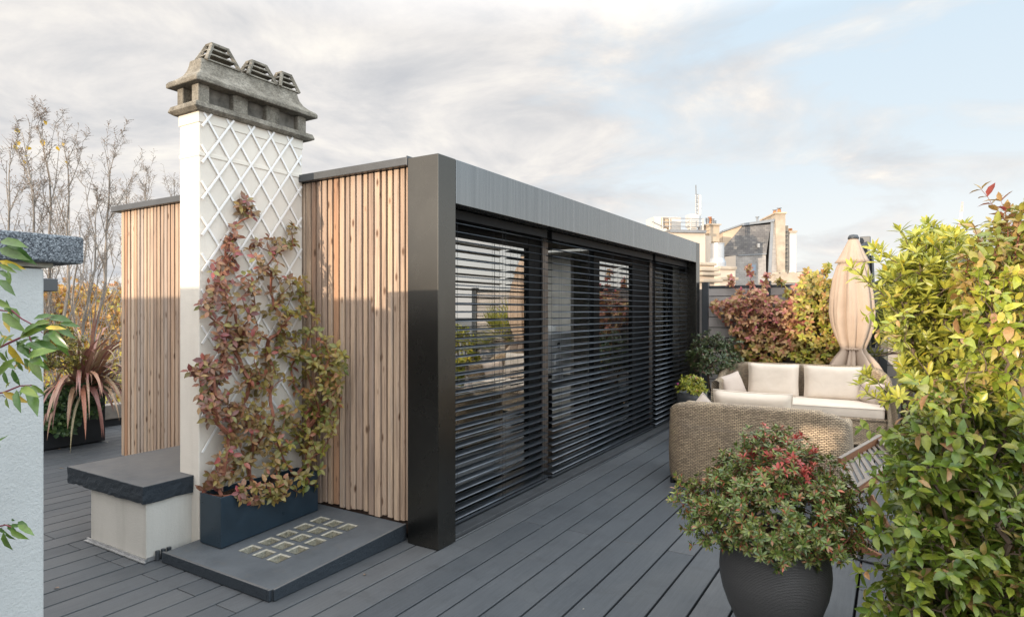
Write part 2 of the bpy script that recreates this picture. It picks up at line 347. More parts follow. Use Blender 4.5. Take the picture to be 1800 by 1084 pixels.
    M['leaf_azalea'] = leafmat('leaf_azalea',
        [(0,(.06,.10,.025)),(.4,(.115,.165,.035)),(.7,(.19,.215,.05)),(.86,(.15,.12,.05)),(.95,(.26,.12,.055)),(1,(.42,.10,.045))],
        [(0,(.40,.05,.05)),(.5,(.46,.10,.08)),(.8,(.28,.09,.05)),(1,(.14,.15,.045))], .27, .15)
    M['leaf_dark'] = leafmat('leaf_dark', [(0,(.03,.055,.02)),(.5,(.055,.085,.025)),(.85,(.10,.12,.045)),(1,(.13,.05,.04))], None, .35, .12)
    M['leaf_lime'] = leafmat('leaf_lime', [(0,(.16,.20,.025)),(.5,(.30,.31,.035)),(.85,(.42,.36,.04)),(1,(.13,.16,.04))], None, .4, .25)
    M['leaf_laurel'] = leafmat('leaf_laurel', [(0,(.055,.12,.030)),(.6,(.10,.17,.035)),(.88,(.15,.21,.04)),(.9,(.42,.30,.03)),(.97,(.45,.33,.04)),(1,(.22,.10,.05))], None, .28, .2)
    M['leaf_ivy'] = leafmat('leaf_ivy', [(0,(.03,.065,.025)),(.6,(.055,.11,.035)),(1,(.12,.19,.05))], None, .35, .12)
    M['leaf_box'] = leafmat('leaf_box', [(0,(.10,.11,.015)),(.5,(.20,.18,.022)),(1,(.36,.27,.03))], None, .45, .2)
    M['leaf_flax'] = leafmat('leaf_flax', [(0,(.20,.085,.07)),(.45,(.30,.14,.11)),(.7,(.36,.23,.15)),(.88,(.34,.29,.17)),(1,(.36,.13,.08))], None, .38, .15)
    M['leaf_autumn'] = leafmat('leaf_autumn', [(0,(.26,.13,.045)),(.4,(.38,.19,.06)),(.7,(.46,.27,.08)),(.9,(.52,.36,.08)),(1,(.22,.12,.05))], [(0,(.50,.37,.05)),(1,(.36,.35,.06))], .6, .2)
    M['leaf_yellow'] = leafmat('leaf_yellow', [(0,(.62,.42,.04)),(1,(.5,.36,.06))], None, .6, .3)
    M['leaf_bud'] = leafmat('leaf_bud', [(0,(.17,.11,.075)),(1,(.24,.15,.09))], None, .7, .05)
    M['leaf_palm'] = leafmat('leaf_palm', [(0,(.16,.19,.035)),(.6,(.26,.27,.05)),(1,(.38,.33,.09))], None, .4, .25)
    M['petal_pink'] = simple('petal_pink', (.55,.03,.25), .5)
    # distance
    M['far_cream'] = simple('far_cream', (.56,.47,.38), .9, 0, .2, .1, .8)
    M['far_white'] = simple('far_white', (.56,.52,.47), .9, 0, .2, .08, .8)
    M['far_tan'] = simple('far_tan', (.46,.36,.26), .9, 0, .2, .2, 1.2)
    M['far_concrete'] = simple('far_concrete', (.38,.32,.25), .95, 0, .2, .3, 1.5)
    M['far_steel'] = simple('far_steel', (.22,.22,.22), .45, .3, .5, .12, 1)
    M['flue_steel'] = simple('flue_steel', (.42,.42,.42), .42, .55, .5, .1, 2)
    M['zinc'] = simple('zinc', (.22,.235,.25), .6, 0, .5, .15, .8)
    M['terracotta'] = simple('terracotta', (.42,.18,.08), .85, 0, .2, .25, 4)
    M['pale_pane'] = simple('pale_pane', (.16,.22,.28), .1, 0, .7, .1)
    M['crane_red'] = simple('crane_red', (.75,.42,.37), .7); M['crane_white'] = simple('crane_white', (.8,.78,.76), .7)
    def slates(name, c1, c2, mor, bw, rh):
        m, t, out = newmat(name); uv = nd(t, 'ShaderNodeUVMap', uv_map='UVMap').outputs[0]
        br = nd(t, 'ShaderNodeTexBrick', {'Vector': uv, 'Color1': c4(c1), 'Color2': c4(c2), 'Mortar': c4(mor), 'Scale': 1.0, 'Mortar Size': rh*.06, 'Bias': -.35, 'Brick Width': bw, 'Row Height': rh}); br.offset = .5
        col = mixc(t, 1.0, br.outputs[0], ramp(t, tnoise(t, uv, 1.2, 5), [(.3, .7), (.7, 1.25)]), 'MULTIPLY')
        sp = tnoise(t, nd(t, 'ShaderNodeMapping', {'Vector': uv, 'Scale': (2.2, 6, 1)}).outputs[0], 1.5, 3); col = mixc(t, ramp(t, sp, [(.66, 0), (.72, .55)]), col, (.36,.34,.31))
        b = pbsdf(t, col, .6, 0, .4); t.links.new(b.outputs[0], out.inputs[0]); M[name] = m
    slates('slate', (.135,.128,.125), (.24,.225,.205), (.075,.07,.068), .26, .13)
    slates('grey_tile', (.30,.28,.26), (.38,.35,.32), (.2,.185,.17), .34, .12)
    M['ground'] = simple('ground', (.16,.15,.14), .95, 0, .2, .3, .03)
build_materials()
# ================================================================== SETTING
def build_deck():
    mb = MB(); P = .1865; x = -2.417
    while x > -9.35: x -= P
    k = 0; gap = .013
    while x < 1.05:
        par = round((x + 2.417) / P) % 2
        if x < -4.35: joints = [2.06 if par else .35, 4.4]
        elif x < -2.7: joints = [2.06 if par == 0 else .3, 4.7 if par else 6.1]
        else: joints = [4.10 if par == 0 else 1.9, 7.0 if par else 8.9]
        ys = [-2.6] + sorted(joints) + [10.15]
        for a, b in zip(ys, ys[1:]):
            g = .0045 if b < 10 else 0
            mb.box(x + gap/2, x + P - gap/2, a + .0015, b - g, -.028 - U(0, .001), -U(0, .0012), rnd=R_())
        x += P; k += 1
    o = obj('deck', mb, M['deck_board'], bevel=.0025, segs=1); props(o, kind='structure')
    mb = MB(); mb.box(-9.5, 1.12, -2.8, 10.3, -.9, -.045); o = obj('terrace_slab', mb, M['gap_black']); props(o, kind='structure')  # slab coloured near-black to put shade into the gaps between boards
    mb = MB(); n = 24; S = 1500.
    vs = [(-S + 2*S*i/n, -S + 2*S*j/n, -19 + 0*i) for j in range(n+1) for i in range(n+1)]
    mb.add(vs, [(j*(n+1)+i, j*(n+1)+i+1, (j+1)*(n+1)+i+1, (j+1)*(n+1)+i) for j in range(n) for i in range(n)])
    o = obj('ground', mb, M['ground']); props(o, kind='structure')
    b = thing('apartment_building', 'rendered apartment block under the terrace, carrying the grey deck', 'building', (-4, 4, -19))
    mb = MB(); mb.box(-9.4, 1.0, -2.7, 10.2, -19, -.93); obj('wall', mb, M['far_white'], b)
build_deck()

X0, Y0, X1, Y1 = -2.591, 3.286, -6.74, 9.846       # pavilion footprint: front corner and far corner
ZT, ZH = 2.65, 2.343
YW = 3.335                                          # batten faces
def build_pavilion():
    p = thing('garden_pavilion', 'flat roofed pavilion with larch batten side and a black metal framed glass front', 'pavilion', (-4.6, 6.5, 0))
    mb = MB(); x = -2.868
    pat = [.047, .040, .047, .044, .038, .047]
    i = 0
    while x > X1 + .03:
        w = pat[i % 6] + U(-.003, .003); dz = U(-.012, .012); dy = U(-.003, .003)
        mb.box(x - w, x, YW + dy, YW + .032, .125 + dz, 2.6, rnd=R_()); x -= w + .0165 + U(-.002, .002); i += 1
    obj('cladding', mb, M['larch'], p, bevel=.002, segs=1)
    mb = MB(); mb.box(X1 + .03, -2.862, YW + .034, YW + .16, .03, 2.6); obj('side_wall', mb, simple('wall_membrane', (.045,.026,.018), .8), p)
    mb = MB(); mb.box(X1, X1 + .12, YW + .162, Y1, .0, 2.6); mb.box(X1 + .122, X0 - .02, Y1 - .12, Y1 - .02, 0, 2.6); obj('rear_wall', mb, M['inner_wall'], p)
    mb = MB(); ra, rb, rc, rd = X1 - .02, X0 - .03, YW + .05, Y1 - .01; sa, sb, sc_, sd_ = -5.3, -3.2, 5.2, 7.6
    for q in ((ra, rb, rc, sc_), (ra, rb, sd_, rd), (ra, sa, sc_, sd_), (sb, rb, sc_, sd_)): mb.box(*q, 2.602, 2.63)
    obj('roof', mb, M['coping_metal'], p)
    mb = MB(); mb.box(sa, sb, sc_, sd_, 2.61, 2.62); obj('skylight', mb, M['added_roof_glass'], p)  # unseen skylight added to let daylight into the dark room
    mb = MB(); mb.box(X1 - .075, -4.35, YW - .05, YW + .12, 2.605, 2.662); mb.box(-4.348, -2.868, YW - .05, YW + .12, 2.605, 2.661)
    mb.box(-2.8665, -2.858, YW - .055, YW + .1, 2.600, 2.668)
    obj('roof_coping', mb, M['coping_metal'], p, bevel=.004)
    # frame: near post, fascia in lengths, far post
    for a, b in ((Y0, Y0 + .196), (Y1 - .196, Y1)):
        mb = MB(); mb.box(-2.857, X0, a, b, 0.004, ZT); obj('frame_post', mb, M['frame_metal'], p, bevel=.004)
    mb = MB(); ys = [Y0 + .199, 5.35, 6.95, 8.25, 9.35, Y1 - .198]
    for a, b in zip(ys, ys[1:]): mb.box(-2.857, X0 - .001, a + .002, b - .002, ZH, ZT - .001)
    obj('fascia', mb, M['fascia_metal'], p, bevel=.003)
    mb = MB(); mb.box(-2.98, -2.62, Y0 + .2, Y1 - .2, .004, .03); obj('threshold', mb, M['coping_metal'], p, bevel=.003)
    # posts between the blinds
    for y in (5.365, 8.50):
        mb = MB(); mb.box(-2.9495, -2.93, y, y + .105, .031, ZH - .002); obj('mullion', mb, M['post_pale'], p, bevel=.004)
    mb = MB()
    xg0, xg1 = -3.02, -2.955
    for a, b in ((3.483, 3.56), (5.13, 5.48), (6.63, 6.80), (7.88, 8.66), (8.662, 8.80), (9.56, 9.645)):
        mb.box(xg0, xg1, a, b, .0301, 2.30)
    mb.box(xg0 - .02, xg1 + .004, Y0 + .2, Y1 - .2, 2.302, 2.60); mb.box(xg0, xg1 - .002, 3.562, 5.128, .0302, .10); mb.box(xg0, xg1 - .002, 6.802, 7.878, .0302, .10); mb.box(xg0, xg1 - .002, 8.802, 9.558, .0302, .10)
    mb.box(xg0, xg1 - .002, 3.562, 5.128, 2.19, 2.2995); mb.box(xg0, xg1 - .002, 6.802, 7.878, 2.19, 2.2995); mb.box(xg0, xg1 - .002, 8.802, 9.558, 2.19, 2.2995)
    obj('window_frame', mb, M['black_frame'], p, bevel=.004)
    for a, b in ((3.562, 5.128), (6.802, 7.878), (8.802, 9.558)):
        mb = MB(); mb.box(-2.992, -2.984, a, b, .101, 2.189); obj('glass_pane', mb, M['window_glass'], p)
    mb = MB(); mb.box(X1 + .122, -3.03, YW + .162, Y1 - .122, -.04, .028); obj('floor', mb, M['inner_floor'], p)
    mb = MB()
    for q in ((X1 + .122, -3.05, YW + .164, sc_), (X1 + .122, -3.05, sd_, Y1 - .124), (X1 + .122, sa, sc_, sd_), (sb, -3.05, sc_, sd_)): mb.box(*q, 2.40, 2.43)
    obj('ceiling', mb, M['inner_wall'], p)
    mb = MB(); mb.box(-5.2, -3.9, 7.95, 8.05, .03, 2.398); mb.box(-4.02, -3.98, 4.6, 7.0, .03, 2.397); obj('partition', mb, M['inner_wall'], p)
build_pavilion()

def build_blinds():
    spec = [(3.50, 5.070, 'black venetian blind beside the near metal post, slats open over bright glass', .06),
            (5.165, 8.022, 'widest black venetian blind, in the middle of the facade, before an open door', .06),
            (8.118, 9.63, 'black venetian blind at the far end of the facade next to the shrub and fence', .06)]
    for (a, b, lab, zb) in spec:
        t = thing('venetian_blind', lab, 'blind', (-2.76, (a + b) / 2, 0), group='outside venetian blinds of the pavilion')
        mb = MB(); pitch = .0655; n = int((2.25 - zb) / pitch); xc = -2.755; w = .078
        for i in range(n + 1):
            z = zb + .03 + i * pitch; rr = R_(); tilt = math.radians(5.8) + U(-.02, .02); vs = []
            ks = [-1, -.93, -.5, 0, .5, .93, 1]
            sag = U(-.0015, .0015)
            for y in (a, b):
                for k in ks:
                    u = k * w / 2; zz = -.0045 * k * k - (.003 if abs(k) == 1 else 0)
                    vs.append((xc + u * math.cos(tilt), y, z + zz - u * math.sin(tilt) + sag))
            m = len(ks)
            mb.add(vs, [(j, j + 1, m + j + 1, m + j) for j in range(m - 1)], rr)
        o = obj('slats', mb, M['blind_metal'], t, smooth=True)
        md = o.modifiers.new('thick', 'SOLIDIFY'); md.thickness = .0016
        mb = MB(); mb.box(xc - .03, xc + .03, a, b, ZH - .075, ZH - .004); obj('head_rail', mb, M['black_frame'], t, bevel=.003)
        mb = MB(); mb.box(xc - .035, xc + .035, a, b, zb - .016, zb + .004); obj('bottom_rail', mb, M['blind_metal'], t, bevel=.004)
        ncord = max(2, round((b - a) / .62))
        for k in range(ncord):
            y = a + .12 + (b - a - .24) * k / (ncord - 1)
            mb = MB()
            for dx in (-.041, .041): mb.tube([(xc + dx, y, zb), (xc + dx, y, 2.27)], .0016, 4)
            mb.tube([(xc + .041, y + .045, zb), (xc + .041, y + .045, 2.27)], .0012, 4)
            obj('ladder_cord', mb, M['cord'], t)
build_blinds()

def build_interior():
    d = thing('desk', 'dark desk seen through the middle blind, carrying the silver computer', 'desk', (-3.55, 6.7, .028))
    mb = MB(); mb.box(-3.95, -3.2, 5.9, 7.35, .735, .765); obj('desk_top', mb, M['black_frame'], d, bevel=.004)
    for x in (-3.9, -3.26):
        for y in (5.96, 7.28):
            mb = MB(); mb.box(x, x + .04, y, y + .04, .028, .734); obj('leg', mb, M['black_frame'], d)
    c = thing('desktop_computer', 'silver desktop computer seen from behind on the desk inside, with an apple emblem', 'computer', (-3.42, 6.62, .765))
    mb = MB(); mb.box(-3.43, -3.405, 6.28, 6.96, .90, 1.33); obj('screen', mb, M['silver'], c, bevel=.01)
    mb = MB(); mb.hexa([(-3.44, 6.50, .776), (-3.40, 6.50, .776), (-3.40, 6.74, .776), (-3.44, 6.74, .776), (-3.42, 6.54, 1.08), (-3.398, 6.54, 1.08), (-3.398, 6.70, 1.08), (-3.42, 6.70, 1.08)])
    mb.box(-3.56, -3.38, 6.49, 6.75, .7655, .7745); obj('stand', mb, M['silver'], c, bevel=.004)
    # emblem: apple outline with a bite and a leaf
    mb = MB(); cy, cz, s = 6.62, 1.19, .042; pts = []
    for k in range(40):
        a = 2 * math.pi * k / 40; r = s * (1 + .10 * math.cos(2 * a + 0) - .13 * max(0, math.sin(a)) ** 8 - .09 * max(0, -math.sin(a)) ** 10)
        y = r * math.cos(a); z = r * math.sin(a)
        by, bz, brd = s * 1.15, s * .12, s * .48
        q = math.hypot(y - by, z - bz)
        if q < brd: f = brd / max(q, 1e-4); y = by + (y - by) * f; z = bz + (z - bz) * f
        pts.append((-3.4035, cy + y, cz + z))
    mb.add(pts + [(-3.4035, cy - .004, cz)], [(i, (i + 1) % 40, 40) for i in range(40)])
    lf = [(-3.4035, cy + s * .02 + s * .30 * q * 1.0 + o_ * s * .14, cz + s * 1.0 + s * .42 * q - o_ * s * .14) for q, o_ in ((0, 0), (.5, 1), (1, 0), (.5, -1))]
    mb.add(lf, [(0, 1, 2, 3)]); obj('emblem', mb, M['black_frame'], c)
    l = thing('desk_lamp', 'white shaded desk lamp behind the computer in the pavilion', 'lamp', (-3.62, 6.55, .765))
    mb = MB(); mb.lathe([(.07, 0), (.07, .012), (.008, .016), (.008, .50)], (-3.75, 6.98, .7655), 16); obj('stem', mb, M['black_frame'], l)
    mb = MB(); mb.lathe([(.15, .48), (.10, .66)], (-3.75, 6.98, .7655), 24, cap0=False); o = obj('lamp_shade', mb, M['white_plastic'], l, smooth=True)
    md = o.modifiers.new('s', 'SOLIDIFY'); md.thickness = .003
build_interior()

# ================================================================== CHIMNEY
XC, YC, YE = -3.97, 2.466, 3.32
def build_chimney():
    c = thing('chimney_stack', 'tall cream rendered chimney with a weathered three-pot concrete cap', 'chimney', (-4.08, 2.9, 0))
    mb = MB(); mb.box(-4.195, XC, YC, YE, -.02, 2.94); obj('stack', mb, M['plaster_cream'], c, bevel=.006)
    mb = MB()   # moulded band under the cap, thin strap lower down
    mb.box(-4.201, XC + .006, YC - .006, YE + .002, 2.865, 2.938); mb.box(-4.199, XC + .006, YC - .004, YE + .001, 2.640, 2.668)
    obj('band', mb, M['plaster_band'], c, bevel=.003)
    mb = MB(); mb.hexa([(-4.225, YC-.03, 2.937), (XC+.03, YC-.03, 2.937), (XC+.03, YE+.05, 2.937), (-4.225, YE+.05, 2.937), (-4.25, YC-.058, 2.955), (XC+.052, YC-.058, 2.955), (XC+.052, YE+.085, 2.955), (-4.25, YE+.085, 2.955)])
    mb.hexa([(-4.25, YC-.058, 2.9552), (XC+.052, YC-.058, 2.9552), (XC+.052, YE+.085, 2.9552), (-4.25, YE+.085, 2.9552), (-4.235, YC-.045, 2.995), (XC+.04, YC-.045, 2.995), (XC+.04, YE+.072, 2.995), (-4.235, YE+.072, 2.995)])
    obj('ledge', mb, M['old_concrete'], c, bevel=.006)
    for (a, b) in ((2.452, 2.535), (2.715, 2.83), (2.985, 3.10), (3.27, 3.35)):
        for (q, r) in ((XC - .065, XC + .012), (-4.205, -4.135)):
            mb = MB(); mb.box(q, r, a, b, 2.996, 3.122); obj('pier', mb, M['old_concrete'], c, bevel=.008)
    for a, b in ((2.536, 2.714), (2.831, 2.984), (3.101, 3.269)):
        mb = MB(); mb.box(-4.19, XC - .035, a, b, 2.997, 3.121); obj('flue_core', mb, M['soot'], c)
    # flared hood, profile levels
    lev = [(3.122, -.068, .095), (3.150, -.068, .095), (3.164, -.058, .085), (3.185, -.022, .052), (3.215, .012, .022), (3.25, .030, .0), (3.285, .040, -.01), (3.322, .046, -.016)]
    vs = []
    for z, ins, oy in lev:
        vs += [(-4.195 + ins, YC + ins * .9, z), (XC - ins, YC + ins * .9, z), (XC - ins, YE + oy + .005, z), (-4.195 + ins, YE + oy + .005, z)]
    n = len(lev); fs = [(i*4+k, i*4+(k+1) % 4, (i+1)*4+(k+1) % 4, (i+1)*4+k) for i in range(n-1) for k in range(4)] + [(3, 2, 1, 0), tuple(range((n-1)*4, n*4))]
    mb = MB(); mb.add(vs, fs); obj('hood', mb, M['old_concrete'], c, bevel=.008)
    for (a, b, h) in ((2.545, 2.80, .135), (2.865, 3.115, .125), (3.145, 3.325, .125)):
        mb = MB(); xa, xb = -4.155, -4.01; zb = 3.316; cy = (a + b) / 2; tx, ty = .032, (b - a) * .24
        xm = (xa + xb) / 2
        def fr(f): return (xa + (xm - tx - xa) * f, xb + (xm + tx - xb) * f, a + (cy - ty - a) * f, b + (cy + ty - b) * f, zb + h * f)
        bot = fr(0); top = fr(1)
        for ix in (0, 1):
            for iy in (2, 3): mb.bar((bot[ix], bot[iy], zb), (top[ix], top[iy], zb + h), .024, .024)
        for f in (.0, .36, .70):
            q = fr(f); q2 = fr(min(1, f + .12))
            mb.hexa([(q[0]-.006, q[2]-.006, q[4]), (q[1]+.006, q[2]-.006, q[4]), (q[1]+.006, q[3]+.006, q[4]), (q[0]-.006, q[3]+.006, q[4]),
                     (q2[0], q2[2], q[4] + .016), (q2[1], q2[2], q[4] + .016), (q2[1], q2[3], q[4] + .016), (q2[0], q2[3], q[4] + .016)])
        mb.box(top[0] - .008, top[1] + .008, top[2] - .008, top[3] + .008, zb + h - .004, zb + h + .016)
        obj('chimney_pot', mb, M['old_concrete'], c, bevel=.004)
    t = thing('trellis', 'white diamond lattice trellis fixed to the broad face of the chimney', 'trellis', (XC + .02, 2.9, .5))
    mb = MB(); sl = 1.45; lo, hi, zl, zh = 2.478, 3.300, .52, 2.935
    def clip(y0, z0, s, x):
        ys = sorted([lo, hi]); pts = []
        a = max(lo, min((zl - z0) / s + y0, (zh - z0) / s + y0)); b = min(hi, max((zl - z0) / s + y0, (zh - z0) / s + y0))
        if b - a < .05: return
        mb.bar((x, a, z0 + s * (a - y0)), (x, b, z0 + s * (b - y0)), .014, .0065, up=(1, 0, 0), rnd=R_())
    # bar() takes width across up: make the slats stand 19 mm wide in the wall plane
    for k in range(-1, 12): clip(2.476, 2.591 - .243 * k + .243, sl, XC + .017)
    for k in range(-1, 13): clip(2.491, 2.938 - .243 * k + .243 * 4 , -sl, XC + .0092)
    obj('lattice', mb, M['white_paint'], t)
build_chimney()

def build_bench():
    b = thing('masonry_bench', 'low rendered bench with a thick dark stone top built against the chimney', 'bench', (-4.4, 2.6, 0))
    mb = MB(); mb.box(-4.76, -4.055, 2.165, 3.2, .004, .377); obj('base', mb, M['plaster_base'], b, bevel=.006)
    # slab with a ragged edge
    mb = MB(); x0, x1, y0, y1 = -5.02, -4.032, 2.132, 3.25; n = 26; per = []
    for i in range(n): per.append((x0 + (x1-x0)*i/n, y0, 0, -1))
    for i in range(n): per.append((x1, y0 + (y1-y0)*i/n, 1, 0))
    for i in range(n): per.append((x1 - (x1-x0)*i/n, y1, 0, 1))
    for i in range(n): per.append((x0, y1 - (y1-y0)*i/n, -1, 0))
    L = [(.492, 0, .0005), (.489, .002, .0006), (.46, .000, .002), (.43, -.001, .003), (.40, -.001, .003), (.379, -.004, .004)]
    vs = []; N = len(per)
    for li, (z, ins, j) in enumerate(L):
        for (x, y, nx, ny) in per: vs.append((x + nx*(ins + U(-j, j)), y + ny*(ins + U(-j, j)), z + (U(-.006, .006) if li == 5 else 0)))
    fs = [(i*N+(k+1) % N, i*N+k, (i+1)*N+k, (i+1)*N+(k+1) % N) for i in range(5) for k in range(N)] + [tuple(range(N)), tuple(range(6*N-1, 5*N-1, -1))]
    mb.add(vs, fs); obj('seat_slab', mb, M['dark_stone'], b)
    mb = MB(); mb.box(-4.79, -4.045, 2.152, 2.163, .004, .024); mb.box(-4.80, -4.03, 2.138, 2.1515, .004, .010); mb.box(-4.053, -4.045, 2.165, 2.29, .004, .03)
    obj('flashing', mb, M['steel'], b)
    mb = MB()
    for y in (2.225, 2.262, 2.30): mb.tube([(-4.046 + .012, y, .004), (-4.046 + .012, y, .06)], .014, 8)
    obj('conduit', mb, M['fence_post'], b)
build_bench()

def slabz(y): return .062 + (y - 2.24) * .043
def build_slab():
    s = thing('concrete_slab', 'low dark covered slab with fifteen pale glass blocks beside the long planter', 'slab', (-3.45, 2.8, 0))
    x0, x1, y0, y1 = -3.965, -2.925, 2.24, 3.332
    # glass block grid
    gx0, gx1, gy0, gy1 = -3.565, -3.185, 2.475, 3.15
    nx, ny = 3, 5; g = .035
    w = (gx1 - gx0 - g * (nx - 1)) / nx; h = (gy1 - gy0 - g * (ny - 1)) / ny
    xs = [x0] + [v for i in range(nx) for v in (gx0 + i*(w+g), gx0 + i*(w+g) + w)] + [x1]
    ys = [y0] + [v for i in range(ny) for v in (gy0 + i*(h+g), gy0 + i*(h+g) + h)] + [y1]
    mb = MB(); NX, NY = len(xs), len(ys)
    vs = [(x, y, slabz(y)) for y in ys for x in xs]; fs = []; holes = []
    for j in range(NY - 1):
        for i in range(NX - 1):
            if i % 2 == 1 and j % 2 == 1: holes.append((xs[i], xs[i+1], ys[j], ys[j+1])); continue
            fs.append((j*NX+i, j*NX+i+1, (j+1)*NX+i+1, (j+1)*NX+i))
    mb.add(vs, fs)
    mb.add([(x0, y0, slabz(y0)), (x1, y0, slabz(y0)), (x1, y1, slabz(y1)), (x0, y1, slabz(y1)), (x0, y0, .003), (x1, y0, .003), (x1, y1, .003), (x0, y1, .003)],
           [(0, 4, 5, 1), (1, 5, 6, 2), (2, 6, 7, 3), (3, 7, 4, 0)])
    obj('top_sheet', mb, M['slab_felt'], s)
    mb = MB()   # edge strips, a little proud
    def strip(p, q, dx, dy, r):
        mb.hexa([(p[0], p[1], .002), (q[0], q[1], .002), (q[0]+dx, q[1]+dy, .002), (p[0]+dx, p[1]+dy, .002),
                 (p[0], p[1], slabz(p[1]) + .007), (q[0], q[1], slabz(q[1]) + .007), (q[0]+dx, q[1]+dy, slabz(q[1]) + .005), (p[0]+dx, p[1]+dy, slabz(p[1]) + .005)], r)
    strip((x0 - .01, y0 - .022), (x1 - .02, y0 - .022), 0, .021, .3); strip((x1 - .018, y0 - .022), (x1 + .002, y0 - .022), .0, .021, .8); strip((x1 + .0015, y0), (x1 + .0015, y1), .018, 0, .6)
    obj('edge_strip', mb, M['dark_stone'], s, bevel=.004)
    for (a, b, c, d) in holes:
        mb = MB(); ix = (b - a) * .24; iy = (d - c) * .24; dz = -.036
        z = lambda y: slabz(y)
        q = [(a, c), (b, c), (b, d), (a, d)]; e = .010
        r1 = [(x, y, z(y) + .002) for x, y in q]
        r2 = [(a + e, c + e), (b - e, c + e), (b - e, d - e), (a + e, d - e)]; r2 = [(x, y, z(y) - .004) for x, y in r2]
        r3 = [(a + ix, c + iy), (b - ix, c + iy), (b - ix, d - iy), (a + ix, d - iy)]; r3 = [(x, y, z(y) + dz) for x, y in r3]
        mb.add(r2 + r3, [(i, (i+1) % 4, 4 + (i+1) % 4, 4 + i) for i in range(4)] + [(4, 5, 6, 7)], R_())
        o = obj('glass_block', mb, M['glass_block'], s)
        mb = MB(); mb.add(r1 + r2, [(i, (i+1) % 4, 4 + (i+1) % 4, 4 + i) for i in range(4)]); obj('rim', mb, M['block_rim'], o)
    t = thing('trough_planter', 'long navy metal trough planter at the foot of the trellis', 'planter', (-3.79, 2.83, .08))
    mb = MB(); xa, xb, ya, yb, zt, th = -3.905, -3.678, 2.432, 3.222, .402, .012
    def zb(y): return slabz(y) + .006
    o4 = [(xa, ya), (xb, ya), (xb, yb), (xa, yb)]; i4 = [(xa+th, ya+th), (xb-th, ya+th), (xb-th, yb-th), (xa+th, yb-th)]
    vs = [(x, y, zb(y)) for x, y in o4] + [(x, y, zt) for x, y in o4] + [(x, y, zt) for x, y in i4] + [(x, y, zt - .12) for x, y in i4]
    fs = [(3, 2, 1, 0)] + [f for k in range(4) for f in ((k, (k+1) % 4, 4+(k+1) % 4, 4+k), (4+k, 4+(k+1) % 4, 8+(k+1) % 4, 8+k), (8+k, 8+(k+1) % 4, 12+(k+1) % 4, 12+k))]
    mb.add(vs, fs); obj('trough', mb, M['navy_metal'], t, bevel=.003)
    mb = MB(); n = 14; m_ = 5
    vs = [(xa+th + (xb-xa-2*th)*i/m_, ya+th + (yb-ya-2*th)*j/n, zt - .035 + U(-.012, .012)) for j in range(n+1) for i in range(m_+1)]
    mb.add(vs, [(j*(m_+1)+i, j*(m_+1)+i+1, (j+1)*(m_+1)+i+1, (j+1)*(m_+1)+i) for j in range(n) for i in range(m_)])
    for _ in range(160):
        p = Vector((U(xa+.02, xb-.02), U(ya+.02, yb-.02), zt - .03)); mb.bar(p, p + Vector((U(-1,1), U(-1,1), U(-.2,.4))) * .02, .006, .006)
    obj('soil', mb, M['soil'], t)
build_slab()

def build_left_wall():
    w = thing('garden_wall', 'pale grey rendered wall with a speckled concrete coping at the left edge', 'wall', (-3.1, .3, 0))
    xa = -2.905; ya = 1.152
    mb = MB(); mb.box(xa - .5, xa, -2.3, ya, .002, 1.768); obj('wall_body', mb, M['plaster_grey'], w, bevel=.008)
    mb = MB(); mb.box(xa - .55, xa + .0, -2.3, ya + .03, 1.774, 1.792); obj('bed_joint', mb, M['block_rim'], w)
    mb = MB(); mb.box(xa - .6, xa + .045, -2.35, ya + .126, 1.7925, 1.905); obj('coping', mb, M['speckled_coping'], w, bevel=.012)
    mb = MB(); pts = []
    for i in range(26):
        x = -30 + 108 * i / 25; q = atx(x, 692 - 4 * math.sin(i * .5) + U(-2, 2), xa); q.x = xa + .0006; q.y = min(q.y, ya - .001); pts.append(q)
    mb.tube(pts, .0012, 3, cap=False); obj('crack', mb, M['soil'], w)
    mb = MB(); p = at(80, 490, 3.35); q = at(102, 512, 3.35); mb.box(q.x - .25, q.x, ya - .3, q.y, q.z, p.z); obj('bracket', mb, M['coping_metal'], w, bevel=.003)
build_left_wall()

